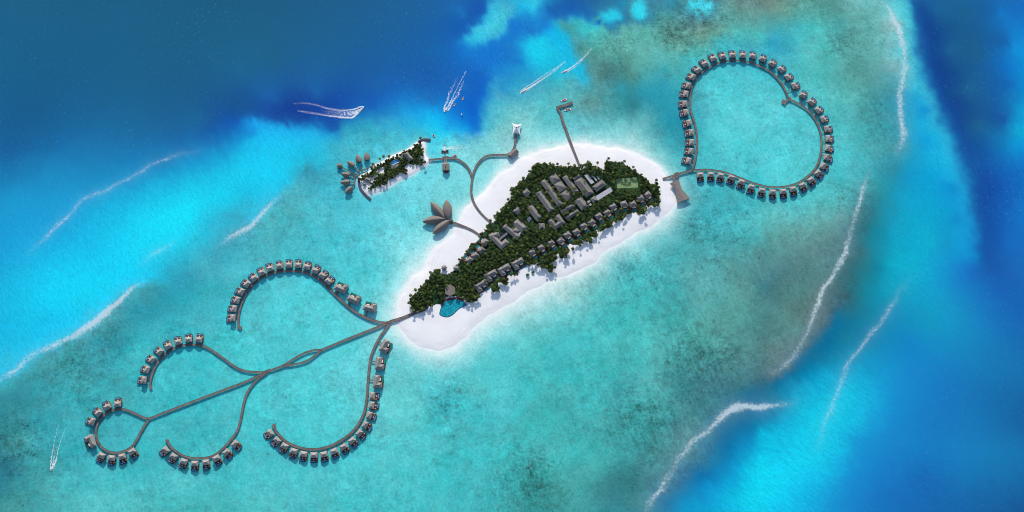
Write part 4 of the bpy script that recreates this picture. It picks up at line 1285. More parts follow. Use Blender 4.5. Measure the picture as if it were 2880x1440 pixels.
    flat_block('narrow white flat-roofed shed in the service yard', 'L2', [(566, 484), (602, 472), (686, 580), (657, 596)], group=gs, z1=3.6)
    flat_block('shortest white flat-roofed shed in the service yard', 'L2', [(664, 484), (700, 478), (742, 546), (716, 556)], group=gs, z1=3.6)
    flat_block('longest white flat roof, reaching out from the small brown-grey hip roof', 'L2', [(640, 965), (1000, 742), (1072, 832), (692, 1068)], group=gs, z1=4.0, short='longest white shed')
    flat_block('small pale concrete tank roof among trees below the tuft hall', 'L3', [(1195, 560), (1275, 480), (1330, 545), (1265, 655)], group=gs, z1=3.2, short='concrete tank')
    flat_block('small pale round-cornered store beside the small brown-grey hip roof', 'L2', [(440, 1078), (500, 1058), (525, 1092), (465, 1120)], group=gs, z1=3.0)
    flat_block('tiny white box store below the small brown-grey hip roof', 'L2', [(485, 1160), (525, 1122), (552, 1165), (515, 1196)], group=gs, z1=3.0)
    flat_block('small pale canopy between the two upper reception roofs', 'L5', [(2360, 530), (2420, 472), (2452, 505), (2385, 575)], group=gs, z1=4.5)
    # tennis court
    pts = Q('L2', [(1140, 540), (1650, 503), (1672, 748), (1168, 772)])
    BLOCK.append(pts)
    P = [W(x, y, GROUND) for x, y in pts]
    c = np.mean(P, axis=0)
    t = thing('tennis_court', 'flat green tennis court enclosed by trees', 'court', (c[0], c[1], GROUND))
    loc = [np.array(p) - c for p in P]
    MB().prism([tuple(p) for p in loc], 0, 0.16).obj('surface', 'court_green', t)
    MB().prism([tuple(p * 1.07) for p in loc], 0, 0.12).obj('border', 'lawn', t)
    LAND.append(('tennis court', c[0], c[1]))
    t = thing('flagpole', 'tall thin white flagpole standing north of the white sheds', 'flagpole', (*q1('L2', 617, 445, GROUND), GROUND))
    MB().tube((0, 0, 0), (0, 0, 16), 0.28, 0.16, 8).obj('pole', 'white_paint', t)
    MB().tube((0, 0, 16), (0, 0, 16.4), 0.3, 0.2, 8).obj('finial', 'white_paint', t)
    # hexagonal hall
    pts = Q('L7', [(845, 608), (945, 660), (952, 782), (850, 845), (758, 787), (755, 660)])
    BLOCK.append(pts + [])
    BLOCK.append(Q('L7', [(760, 780), (950, 780), (950, 880), (760, 880)]))
    P = [np.array(W(x, y, 5.5)) for x, y in pts]
    c = np.mean(P, axis=0)
    t = thing('hexagonal_hall', 'large six-sided grey thatched hall behind the free-form pool', 'building', (c[0], c[1], GROUND))
    R6 = [p - c for p in P]
    MB().prism([tuple(p * 0.86) for p in R6], 0, 3.8).obj('wall', 'timber_wall', t)
    z = 5.5 - GROUND
    a0, a1 = R6[0] * 0.95, R6[3] * 0.95
    vs = [(*p, z) for p in R6] + [(*a0, z + 3.4), (*a1, z + 3.4)] + [(*p, z - 0.45) for p in R6]
    fs = [(1, 0, 6), (2, 1, 6, 7), (3, 2, 7), (4, 3, 7), (5, 4, 7, 6), (0, 5, 6)]
    fs += [(i, (i + 1) % 6, 8 + (i + 1) % 6, 8 + i) for i in range(6)] + [tuple(range(8, 14))]
    MB().add(vs, fs).obj('roof', 'leaf_thatch', t)
    LAND.append(('hexagonal hall', c[0], c[1]))
    # star huts
    for i, (x, y, lb) in enumerate(((740, 290, 'standing out over the sand'), (966, 300, 'half under the trees'))):
        c = q1('L7', x, y, 5.0)
        t = thing('star_hut', 'small hut with a pointed star-shaped thatched roof, %s' % lb, 'hut', (*c, GROUND), 0.2, 'star-roofed huts')
        ring = [((5.3 if k % 2 == 0 else 3.9) * math.cos(k * math.pi / 8), (5.3 if k % 2 == 0 else 3.9) * math.sin(k * math.pi / 8), 3.1 if k % 2 == 0 else 3.5) for k in range(16)]
        MB().fan(ring, (0, 0, 6.4), 0.3).obj('roof', 'suite_thatch', t)
        w8 = [(3.2 * math.cos(k * math.pi / 4), 3.2 * math.sin(k * math.pi / 4)) for k in range(8)]
        MB().prism(w8, 0, 3.0).obj('wall', 'timber_wall', t)
        BLOCK.append(Q('L7', [(x - 62, y - 70), (x + 62, y - 70), (x + 62, y + 70 + 40 * (1 - i)), (x - 62, y + 70 + 40 * (1 - i))]))
        LAND.append(('star hut on sand' if i == 0 else 'star hut in trees', *c))
    # free-form pool with its red terrace
    pl = QW('L7', [(655, 1180), (668, 1105), (690, 1040), (730, 970), (765, 930), (830, 908), (900, 900), (980, 890), (1060, 915), (1140, 965), (1168, 1000),
                   (1110, 1030), (1040, 1060), (980, 1110), (920, 1170), (850, 1215), (790, 1230), (720, 1217)], GROUND)
    pl = smooth_line(pl, 2.0, True)
    BLOCK.append(Q('L7', [(640, 1180), (680, 1010), (760, 880), (1060, 860), (1200, 1000), (1100, 1080), (980, 1150), (790, 1250)]))
    c = np.mean(pl, axis=0)
    t = thing('swimming_pool', 'large turquoise free-form swimming pool on the white sand', 'pool', (c[0], c[1], GROUND))
    loc = [(p[0] - c[0], p[1] - c[1]) for p in pl]
    MB().prism(loc, -0.5, 0.24).obj('pool_water', 'pool_mosaic', t)
    rim = MB()
    ribbon(rim, loc + [loc[0]], 0.9, -0.3, 0.30)
    rim.obj('rim', 'pool_shell', t)
    t2 = thing('pool_terrace', 'red-brown terrace along the forest edge of the free-form pool', 'terrace', (c[0], c[1], GROUND))
    mb = MB()
    ribbon(mb, smooth_line([tuple(np.array(p) - c) for p in QW('L7', [(690, 1015), (730, 958), (775, 915), (840, 885), (920, 880), (985, 868), (1060, 890), (1100, 925)], GROUND)], 2), 3.4, 0.02, 0.2)
    mb.obj('deck', 'red_deck', t2)
    LAND.append(('free-form pool', c[0], c[1]))


def beach_villa_proto():
    """pavilion roof at the back, slatted pergola, plunge pool in front (+y)"""
    t = thing('beach_villa', 'prototype', 'villa')
    MB().box(-6.2, 6.2, -5.2, 10.2, 0.0, 0.14).obj('terrace', 'timber_deck', t)
    MB().box(-4.6, 4.6, -4.2, 3.2, 0.14, 3.0).obj('wall', 'timber_wall', t)
    MB().hip(0, -0.6, 11.2, 9.6, 3.3, 3.4, ridge=3.0, thick=0.35).obj('roof', 'beach_shingle', t)
    p = MB()
    p.box(-2.3, 3.2, 4.3, 6.4, 2.7, 2.9)
    for x in (-2.2, 3.0):
        p.box(x, x + 0.12, 6.2, 6.32, 0.14, 2.7)
    p.obj('pergola', 'pale_slats', t)
    b = MB()
    for q in ((-3.2, 4.6, 7.3, 7.6), (-3.2, 4.6, 10.6, 10.9), (-3.2, -2.9, 7.6, 10.6), (4.3, 4.6, 7.6, 10.6)):
        b.box(*q, 0.15, 0.4)
    po = b.obj('pool', 'pool_shell', t)
    MB().box(-2.9, 4.3, 7.6, 10.6, 0.15, 0.34).obj('pool_water', 'pool_teal', po)
    f = MB()
    f.box(-6.35, -6.2, -5.2, 11.0, 0.0, 2.2)
    f.box(6.2, 6.35, -5.2, 11.0, 0.0, 2.2)
    f.obj('garden_wall', 'timber_wall', t)
    return t


def beach_suite_proto():
    t = thing('beach_suite', 'prototype', 'villa')
    MB().box(-10, 10.2, -6, 9.6, 0.0, 0.14).obj('terrace', 'timber_deck', t)
    MB().box(-9, 9, -5.2, 1.2, 0.14, 3.4).obj('wall', 'timber_wall', t)
    MB().box(-9, -3.0, 1.22, 5.6, 0.14, 3.4).obj('wing_wall', 'timber_wall', t)
    r = MB()
    r.hip(0, -2, 21, 9.2, 3.7, 3.8, ridge=13.5, thick=0.4)
    c = -5.8
    vs = [(c - 4.2, -0.5, 3.8), (c + 4.2, -0.5, 3.8), (c + 4.2, 7.0, 3.8), (c - 4.2, 7.0, 3.8), (c, -2.0, 7.1), (c, 3.6, 7.1),
          (c - 4.2, 7.0, 3.4), (c + 4.2, 7.0, 3.4), (c + 4.2, -.5, 3.4), (c - 4.2, -.5, 3.4)]
    r.add(vs, [(1, 2, 5, 4), (2, 3, 5), (3, 0, 4, 5), (3, 2, 7, 6), (2, 1, 8, 7), (0, 3, 6, 9), (6, 7, 8, 9)])
    r.obj('roof', 'beach_shingle', t)
    a = MB().box(1.6, 6.4, 2.9, 4.8, 3.2, 3.4)
    for x in (1.7, 6.1):
        a.box(x, x + 0.12, 4.6, 4.72, 0.14, 3.2)
    a.obj('canopy', 'white_canopy', t)
    a = MB().box(-9.6, -2.2, 6.9, 8.0, 2.9, 3.1)
    for x in (-9.5, -2.4):
        a.box(x, x + 0.12, 7.8, 7.92, 0.14, 2.9)
    a.obj('awning', 'white_canopy', t)
    b = MB()
    for q in ((1.4, 10, 6.6, 6.9), (1.4, 10, 10.0, 10.3), (1.4, 1.7, 6.9, 10.0), (9.7, 10, 6.9, 10.0)):
        b.box(*q, 0.15, 0.4)
    po = b.obj('pool', 'pool_shell', t)
    MB().box(1.7, 9.7, 6.9, 10.0, 0.15, 0.34).obj('pool_water', 'pool_teal', po)
    return t


BEACH = [('L4', (2075, 60), (2145, 165)), ('L4', (1905, 145), (1960, 265)), ('L4', (1715, 285), (1765, 420)), ('L4', (1500, 280), (1540, 410)),
         ('L4', (1240, 345), (1315, 450)), ('L4', (1100, 490), (1190, 600)), ('L4', (890, 575), (955, 685)), ('L4', (720, 730), (810, 840)),
         ('L4', (525, 815), (610, 925)), ('L4', (350, 960), (430, 1080)), ('L4', (130, 1030), (210, 1145)), ('L6', (1440, 150), (1525, 270)),
         ('L6', (1190, 215), (1280, 335)), ('L6', (940, 330), (1025, 455)), ('L6', (700, 450), (785, 575))]
WESTB = [('L5', (1510, 745), (1400, 690)), ('L5', (1415, 955), (1310, 870)), ('L5', (1250, 1090), (1155, 1005)), ('L5', (1100, 1210), (1000, 1140))]
BSUITE = [('L8', (1590, 400), (1712, 448)), ('L8', (1280, 540), (1402, 598)), ('L8', (980, 672), (1110, 730)), ('L8', (755, 905), (880, 930))]


def build_beach_villas():
    proto = None
    for grp, items in (('south', BEACH), ('west', WESTB)):
        for i, (k, a, b) in enumerate(items):
            pa = np.array(q1(k, *a, GROUND + 4.2))
            pb = np.array(q1(k, *b, GROUND + 0.4))
            dv = (pb - pa) / np.hypot(*(pb - pa))
            rz = math.atan2(-dv[0], dv[1])
            org = pa + dv * 0.6
            if grp == 'south':
                lb = 'grey-roofed beach villa with plunge pool, %s from the eastern end of the south shore row' % ordinal(i + 1)
                LAND.append(('%s south beach villa' % ordinal(i + 1), *org))
            else:
                lb = 'grey-roofed beach villa with plunge pool, %s from the reception along the west shore' % ordinal(i + 1)
                LAND.append(('%s west beach villa' % ordinal(i + 1), *org))
            if proto is None:
                proto = r = beach_villa_proto()
                r.location = (*org, GROUND)
                r.rotation_euler = (0, 0, rz)
                r['label'] = lb
                r['group'] = 'beach villas with plunge pools'
            else:
                r = dup(proto, (*org, GROUND), rz, lb)
            x, y = Q(k, [a])[0]
            bx, by = Q(k, [b])[0]
            ux, uy = (bx - x), (by - y)
            L = math.hypot(ux, uy)
            ux, uy = ux / L, uy / L
            BLOCK.append([(x - ux * 8 - uy * 10, y - uy * 8 + ux * 10), (x - ux * 8 + uy * 10, y - uy * 8 - ux * 10),
                          (bx + ux * 5 + uy * 9, by + uy * 5 - ux * 9), (bx + ux * 5 - uy * 9, by + uy * 5 + ux * 9)])
    proto = None
    for i, (k, a, b) in enumerate(BSUITE):
        pa = np.array(q1(k, *a, GROUND + 5))
        dv = np.array((0.50, -0.87))
        rz = math.atan2(-dv[0], dv[1])
        org = pa + dv * 0.0
        lb = 'large two-wing beach villa, %s from the free-form pool along the south shore' % ordinal(4 - i)
        if proto is None:
            proto = r = beach_suite_proto()
            r.location = (*org, GROUND)
            # the wing lies on the pool-ward side, away from the plunge pool
            r.rotation_euler = (0, 0, rz)
            r.scale = (-1, 1, 1)
            r['label'] = lb
            r['group'] = 'large two-wing beach villas'
        else:
            r = dup(proto, (*org, GROUND), rz, lb)
        x, y = Q(k, [a])[0]
        BLOCK.append([(x - 24, y + 2), (x + 6, y - 20), (x + 24, y + 4), (x - 6, y + 26)])
        LAND.append(('%s large beach villa' % ordinal(4 - i), *org))


def leaf_roof_mesh(mb, tip, base, width, z0, h, trunc=1.0, n=22, m=12, thick=0.4, c=(0, 0)):
    """pointed leaf-shaped vault from tip to base; trunc < 1 cuts the leaf before its other point"""
    tip, base = np.array(tip) - c, np.array(base) - c
    d = (base - tip)
    L = np.hypot(*d)
    d = d / L
    nn = np.array((-d[1], d[0]))
    vs, fs = [], []
    for i in range(n + 1):
        u = i / n
        t = u * trunc
        prof = max(0.02, math.sin(math.pi * min(t, 1.0)) ** 0.78)
        hw = width / 2 * prof
        hh = h * max(0.05, math.sin(math.pi * min(t, 1.0))) ** 0.6
        for j in range(m + 1):
            v = -1 + 2 * j / m
            z = z0 + hh * (1 - abs(v) ** 1.5) - (0.4 if t < 0.1 else 0)
            # gentle ribs along the thatch
            z += 0.10 * math.cos(i * math.pi) * (1 - abs(v)) * 0.5
            p = tip + d * L * u + nn * hw * v
            vs.append((p[0], p[1], z))
    for i in range(n):
        for j in range(m):
            a = i * (m + 1) + j
            fs.append((a, a + 1, a + m + 2, a + m + 1)[::-1])
    k = len(vs)
    vs2 = [(x, y, z - thick) for x, y, z in vs]
    fs2 = [tuple(q + k for q in f[::-1]) for f in fs]
    rimf = []
    for i in range(n):
        for j in (0, m):
            a = i * (m + 1) + j
            b = a + m + 1
            rimf.append((a, b, b + k, a + k) if j == 0 else (b, a, a + k, b + k))
    for i in (0, n):
        for j in range(m):
            a = i * (m + 1) + j
            rimf.append((a + 1, a, a + k, a + 1 + k) if i == 0 else (a, a + 1, a + 1 + k, a + k))
    mb.add(vs + vs2, fs + fs2 + rimf)


def build_pavilions():
    # restaurant of four leaves
    c = np.array(q1('K6', 760, 690, 5))
    t = thing('leaf_pavilion', 'large over-water pavilion with four leaf-shaped thatched roofs', 'pavilion', (c[0], c[1], 0))
    for tip, base, w in (((375, 250), (735, 680), 13.5), ((785, 195), (835, 720), 15.5), ((160, 765), (760, 690), 15.0), ((428, 1075), (880, 722), 14.5)):
        mb = MB()
        leaf_roof_mesh(mb, q1('K6', *tip, 4.8), q1('K6', *base, 4.8), w, 4.4, 5.0, c=c)
        mb.obj('roof', 'leaf_thatch', t)
    mb = MB()
    for tip, base, w in (((375, 250), (735, 680), 9), ((785, 195), (835, 720), 11), ((160, 765), (760, 690), 11), ((428, 1075), (880, 722), 10)):
        a, b = np.array(q1('K6', *tip, 2)) - c, np.array(q1('K6', *base, 2)) - c
        mb.obox(tuple(a * 0.72 + b * 0.28), tuple(a * 0.15 + b * 0.85), w, DECK - 0.4 - 0.01 * w, DECK - 0.1 - 0.01 * w)
    mb.obj('deck', 'timber_deck', t)
    mb = MB()
    e = np.array(q1('K6', 910, 762, 4)) - c
    ring = []
    for k in range(14):
        th = 2 * math.pi * k / 14
        x, y = 2.9 * math.cos(th), 5.2 * math.sin(th)
        ring.append((e[0] + x * .95 + y * .12, e[1] - x * .12 + y * .95, 3.6))
    mb.fan(ring, (e[0], e[1], 6.2), 0.4).obj('entrance_canopy', 'dark_plank', t)
    pm = MB().tube((0, 0, -1.2), (0, 0, 4.6), 0.25, 0.22, 6)
    first = None
    for x, y in ((430, 420), (560, 540), (640, 430), (760, 330), (880, 430), (760, 560), (300, 740), (450, 760), (560, 680), (520, 980), (620, 880), (760, 860)):
        p = np.array(q1('K6', x, y, 3)) - c
        q = pm.obj('post', 'timber_wall', t) if first is None else first.copy()
        if first is None:
            first = q
        else:
            COL.objects.link(q)
            q.parent = t
        q.location = (p[0], p[1], 0)
    # leaf huts beside the islet
    gl = 'leaf-roofed spa huts beside the islet'
    for i, (tip, base, w, lb) in enumerate((
            ((812, 226), (826, 412), 9.6, 'easternmost of the leaf huts, pointing straight away from shore'), ((585, 278), (664, 452), 9.2, 'second leaf hut from the east'),
            ((372, 430), (530, 545), 9.2, 'third leaf hut from the east, next to the star-roofed hut'), ((232, 714), (420, 752), 9.4, 'leaf hut just below the star-roofed hut'),
            ((212, 915), (428, 905), 9.4, 'leaf hut in the middle of the lower three'), ((318, 1160), (478, 1030), 9.4, 'leaf hut at the lower end of the fan'))):
        c = np.array(q1('K7', (tip[0] + base[0]) / 2, (tip[1] + base[1]) / 2, 4))
        t = thing('leaf_hut', 'brown thatched ' + lb, 'hut', (c[0], c[1], 0), 0, gl)
        mb = MB()
        a, b = q1('K7', *tip, 4.2), q1('K7', *base, 4.2)
        leaf_roof_mesh(mb, a, b, w * 1.1, 4.0, 3.9, trunc=0.72, n=14, m=10, c=c)
        mb.obj('roof', 'leaf_thatch', t)
        a, b = np.array(a) - c, np.array(b) - c
        MB().obox(tuple(a * 0.6 + b * 0.4), tuple(a * 0.04 + b * 0.96), w * 0.6, DECK - 0.3, DECK + 0.05).obj('deck', 'timber_deck', t)
        MB().obox(tuple(a * 0.5 + b * 0.5), tuple(a * 0.1 + b * 0.9), w * 0.5, DECK + 0.06, 4.4).obj('wall', 'timber_wall', t)
        pm = MB().tube((0, 0, -1.2), (0, 0, DECK), 0.22, 0.22, 6)
        first = None
        for u, v in ((.6, 1), (.6, -1), (.1, 1), (.1, -1)):
            d = (b - a) / np.hypot(*(b - a))
            p = a * u + b * (1 - u) + np.array((-d[1], d[0])) * v * w * 0.26
            q = pm.obj('post', 'timber_wall', t) if first is None else first.copy()
            if first is None:
                first = q
            else:
                COL.objects.link(q)
                q.parent = t
            q.location = (p[0], p[1], 0)
    c = np.array(q1('K7', 203, 528, 4.5))
    t = thing('star_roofed_hut', 'round over-water hut with a lobed star roof, outermost beside the islet', 'hut', (c[0], c[1], 0), 0.3)
    ring = [((4.9 if k % 2 == 0 else 3.9) * math.cos(k * math.pi / 6), (4.9 if k % 2 == 0 else 3.9) * math.sin(k * math.pi / 6), 4.2 if k % 2 == 0 else 4.6) for k in range(12)]
    MB().fan(ring, (0, 0, 7.2), 0.35).obj('roof', 'leaf_thatch', t)
    MB().prism([(3.4 * math.cos(k * math.pi / 5), 3.4 * math.sin(k * math.pi / 5)) for k in range(10)], DECK - 0.3, 4.3).obj('wall', 'timber_wall', t)
    MB().prism([(4.2 * math.cos(k * math.pi / 5), 4.2 * math.sin(k * math.pi / 5)) for k in range(10)], DECK - 0.7, DECK - 0.32).obj('deck', 'timber_deck', t)
    # arrival pavilion
    c = np.array(q1('K4', 562, 890, 5))
    t = thing('arrival_pavilion', 'grey hexagonal-fronted arrival pavilion on the water below the seaplane dock', 'pavilion', (c[0], c[1], 0))
    P = [np.array(p) - c for p in QW('K4', [(530, 722), (592, 722), (692, 785), (698, 1000), (672, 1032), (480, 1032), (438, 1000), (430, 790)], 4.8)]
    a0, a1 = np.array(q1('K4', 560, 790, 8)) - c, np.array(q1('K4', 568, 985, 8)) - c
    vs = [(*p, 4.8) for p in P] + [(*a0, 8.2), (*a1, 8.2)] + [(*p, 4.4) for p in P]
    fs = [(1, 0, 8), (2, 1, 8), (3, 2, 8, 9), (4, 3, 9), (5, 4, 9), (6, 5, 9), (7, 6, 9, 8), (0, 7, 8)]
    fs += [(i, (i + 1) % 8, 10 + (i + 1) % 8, 10 + i) for i in range(8)] + [tuple(range(10, 18))]
    MB().add(vs, fs).obj('roof', 'weathered_roof', t)
    MB().box(a0[0] - .9, a0[0] + .9, -2.2, 1.0, 7.4, 8.6).obj('roof_lantern', 'dark_plank', t)
    MB().prism([tuple(p * 0.8) for p in P], DECK + 0.3, 4.5).obj('wall', 'timber_wall', t)
    D = [np.array(p) - c for p in QW('K4', [(445, 800), (690, 800), (690, 1030), (660, 1085), (580, 1135), (500, 1090), (450, 1030)], DECK + .25)]
    MB().prism([tuple(p) for p in D], DECK - 0.1, DECK + 0.25).obj('deck', 'red_deck', t)
    b0, b1 = np.array(q1('K4', 560, 615, DECK)) - c, np.array(q1('K4', 560, 735, DECK)) - c
    MB().obox(tuple(b0), tuple(b1), 2.6, DECK - 0.2, DECK + 0.06).obj('bridge', 'jetty_plank', t)
    for s in (-1, 1):
        MB().obox((b0[0] + s * 1.4, b0[1]), (b1[0] + s * 1.4, b1[1]), 0.25, DECK + 0.0, DECK + 1.0).obj('railing', 'white_paint', t)
    # sea plane dock
    c = np.array(q1('K4', 560, 560, DECK))
    t = thing('dock', 'wide grey dock platform on the wishbone jetty arm', 'dock', (c[0], c[1], 0), 0, 'dock platforms')
    MB().prism([tuple(np.array(p) - c) for p in QW('K4', [(440, 512), (662, 508), (660, 612), (442, 618)], DECK)], DECK - 0.4, DECK + 0.05).obj('platform', 'jetty_plank', t)
    MB().prism([tuple(np.array(p) - c) for p in QW('K4', [(664, 532), (948, 520), (955, 615), (664, 606)], DECK)], DECK - 0.4, DECK + 0.03).obj('side_platform', 'jetty_plank', t)
    MB().prism([tuple(np.array(p) - c) for p in QW('K4', [(528, 385), (556, 385), (560, 508), (532, 508)], 1.0)], 0.5, 1.0).obj('gangway', 'jetty_plank', t)
    c = np.array(q1('K4', 530, 345, 0.8))
    t = thing('floating_dock', 'dark floating dock under the nose of the seaplane', 'dock', (c[0], c[1], 0), 0, 'dock platforms')
    MB().prism([tuple(np.array(p) - c) for p in QW('K4', [(402, 308), (500, 300), (500, 384), (404, 388)], 0.8)], 0.1, 0.8).obj('pontoon', 'dark_plank', t)
    MB().prism([tuple(np.array(p) - c) for p in QW('K4', [(560, 285), (660, 282), (664, 380), (560, 384)], 0.8)], 0.1, 0.8).obj('pontoon', 'dark_plank', t)
    MB().prism([tuple(np.array(p) - c) for p in QW('K4', [(500, 340), (560, 340), (560, 384), (500, 384)], 0.78)], 0.1, 0.78).obj('link', 'dark_plank', t)
    # seaplane, nose towards the dock
    c = np.array(q1('K4', 522, 230, 2))
    t = thing('seaplane', 'white seaplane with red nose and tail moored nose-in at the floating dock', 'seaplane', (c[0], c[1], 0), R(-3))
    fb = MB()
    prof = [(-6.0, .12), (-5.2, .55), (-4.2, .78), (-1, .85), (2, .78), (4.5, .5), (6.2, .22)]
    fb.path([(0, y, 2.2 + (0.25 if y > 3 else 0)) for y, r in prof], [r for _, r in prof], 10).obj('fuselage', 'white_paint', t, True)
    MB().box(-5.2, 5.2, -0.4, 0.9, 3.05, 3.25).obj('wing', 'white_paint', t)
    MB().box(-2.4, 2.4, 5.2, 6.2, 2.6, 2.75).obj('tailplane', 'red_paint', t)
    MB().prism([(-.09, 4.8), (.09, 4.8), (.09, 6.4), (-.09, 6.4)], 2.76, [3.0, 3.0, 4.4, 4.4]).obj('fin', 'red_paint', t)
    MB().path([(0, -6.02, 2.2), (0, -5.0, 2.2)], [0.2, 0.72], 10).obj('nose', 'red_paint', t)
    for s in (-1, 1):
        MB().path([(s * 1.6, -4.6, .4), (s * 1.6, -3.4, .3), (s * 1.6, 0, .3), (s * 1.6, 3.6, .5)], [.15, .42, .42, .12], 8).obj('float', 'white_paint', t)
        en = MB().path([(s * 2.9, -1.3, 3.0), (s * 2.9, 1.0, 3.0)], [.38, .28], 8).obj('engine', 'white_paint', t)
        pr = MB().box(s * 2.9 - 1.1, s * 2.9 + 1.1, -1.42, -1.34, 2.94, 3.06).obj('propeller', 'dark_plank', en)
        MB().tube((s * 1.6, -1, .5), (s * .7, -1, 1.6), .07, .07, 5).obj('strut', 'white_paint', t)
    # boat house at the bend
    c = np.array(q1('K5', 445, 1010, 5))
    t = thing('jetty_bar', 'brown gabled pavilion at the bend of the wishbone arm', 'pavilion', (c[0], c[1], 0))
    P = [np.array(p) - c for p in QW('K5', [(255, 1045), (330, 1088), (490, 885), (478, 870)], 5)]
    a, b = np.array(q1('K5', 335, 1080, 5)) - c, np.array(q1('K5', 530, 900, 5)) - c
    d = (b - a) / np.hypot(*(b - a))
    n = np.array((-d[1], d[0]))
    up = [a + n * 7.0, b + n * 3.0]
    dn = [a - n * 5.6, b - n * 5.6]
    e, f = a + n * 0.2, b + n * 0.2
    rb = MB()
    vs = [(*up[0], 4.2), (*e, 6.4), (*dn[0], 4.2), (*up[1], 4.2), (*f, 6.4), (*dn[1], 4.2)]
    vs += [(x, y, z - .35) for x, y, z in vs]
    rb.add(vs, [(0, 1, 4, 3), (1, 2, 5, 4), (6, 9, 10, 7), (7, 10, 11, 8), (0, 3, 9, 6), (2, 8, 11, 5), (0, 6, 7, 1), (1, 7, 8, 2), (3, 4, 10, 9), (4, 5, 11, 10)])
    rb.obj('roof', 'weathered_roof', t)
    MB().obox(tuple(a + d * 1.2), tuple(b - d * 1.2), 7.6, DECK + 0.05, 4.2).obj('wall', 'timber_wall', t)
    MB().obox(tuple(a + n * 0.5), tuple(b + n * 0.5), 10.5, DECK - 0.6, DECK - 0.22).obj('deck', 'jetty_plank', t)
    # white tent
    cx, cy = q1('K5', 520, 330, 4)
    t = thing('tensile_tent', 'white four-pointed tensile tent at the end of the wishbone jetty', 'tent', (cx, cy, 0))
    C4 = [np.array(p) - np.array((cx, cy)) for p in QW('K5', [(395, 150), (672, 172), (642, 512), (385, 497)], 3.2)]
    edge, lev = [], []
    for i in range(4):
        a, b = C4[i], C4[(i + 1) % 4]
        mid = (a + b) / 2
        for j in range(8):
            u = j / 8
            p = a * (1 - u) + b * u
            pull = 4 * u * (1 - u)
            edge.append(p - mid * 0.30 * pull)
            lev.append(3.0 + 1.3 * pull)
    hub_c = np.array(q1('K5', 518, 278, 11)) - np.array((cx, cy))
    rings = 7
    vs, fs = [], []
    ne = len(edge)
    for r_ in range(rings + 1):
        u = r_ / rings
        for p, z in zip(edge, lev):
            q = p * (1 - u) + (hub_c + p * 0.09) * u
            vs.append((q[0], q[1], z + (11.5 - z) * u ** 1.5))
    for r_ in range(rings):
        for i in range(ne):
            a, b = r_ * ne + i, r_ * ne + (i + 1) % ne
            fs.append((b, a, a + ne, b + ne))
    tent = MB().add(vs, fs).obj('membrane', 'membrane', t)
    sm = tent.modifiers.new('thickness', 'SOLIDIFY')
    sm.thickness = 0.08
    MB().tube((*hub_c, 11.2), (*hub_c, 11.7), 1.3, 1.0, 10).obj('crown_ring', 'dark_plank', t)
    MB().tube((*hub_c, DECK), (*hub_c, 11.3), 0.25, 0.2, 8).obj('mast', 'white_paint', t)
    MB().prism([tuple(p * 0.66) for p in C4], DECK - 0.9, DECK - 0.5).obj('deck', 'timber_deck', t)
    for p in C4:
        MB().tube((p[0], p[1], -1), (p[0], p[1], 3.1), 0.15, 0.12, 6).obj('corner_post', 'white_paint', t)
    # hourglass roof beside the heart causeway
    c = np.array(q1('D', 90, 1170, 5))
    t = thing('hourglass_pavilion', 'big brown hourglass-shaped roof on stilts beside the causeway', 'pavilion', (c[0], c[1], 0))
    prof = [((10, 1108), (84, 1080)), ((36, 1135), (92, 1115)), ((54, 1160), (103, 1146)), ((62, 1190), (118, 1172)), ((66, 1220), (140, 1198)), ((68, 1262), (176, 1224))]
    vs = []
    for l, r_ in prof:
        a, b = np.array(q1('D', *l, 5)) - c, np.array(q1('D', *r_, 5)) - c
        for u, z in ((0, 4.6), (.25, 5.3), (.5, 5.8), (.75, 5.3), (1, 4.6)):
            p = a * (1 - u) + b * u
            vs.append((p[0], p[1], z))
    k = len(vs)
    fs = []
    for i in range(len(prof) - 1):
        for j in range(4):
            a = i * 5 + j
            fs.append((a, a + 5, a + 6, a + 1))
    vs2 = [(x, y, z - 0.45) for x, y, z in vs]
    fs2 = [tuple(q + k for q in f[::-1]) for f in fs]
    side = []
    for i in range(len(prof) - 1):
        side += [(i * 5, i * 5 + k, i * 5 + 5 + k, i * 5 + 5), (i * 5 + 4, i * 5 + 9, i * 5 + 9 + k, i * 5 + 4 + k)]
    for i in (0, len(prof) - 1):
        for j in range(4):
            a = i * 5 + j
            side.append((a, a + 1, a + 1 + k, a + k))
    MB().add(vs + vs2, fs + fs2 + side).obj('roof', 'weathered_roof', t)
    MB().prism([tuple((np.array(p) - c) * 0.86) for p in QW('D', [(10, 1108), (84, 1080), (103, 1146), (176, 1224), (68, 1262), (54, 1160)], 3)], DECK - 0.4, DECK - 0.02).obj('deck', 'timber_deck', t)
    pm = MB().tube((0, 0, -1.2), (0, 0, 4.5), 0.25, 0.22, 6)
    first = None
    for x, y in ((24, 1110), (80, 1092), (62, 1160), (96, 1146), (74, 1245), (160, 1218)):
        p = np.array(q1('D', x, y, 4)) - c
        q = pm.obj('post', 'timber_wall', t) if first is None else first.copy()
        if first is None:
            first = q
        else:
            COL.objects.link(q)
            q.parent = t
        q.location = (p[0], p[1], 0)


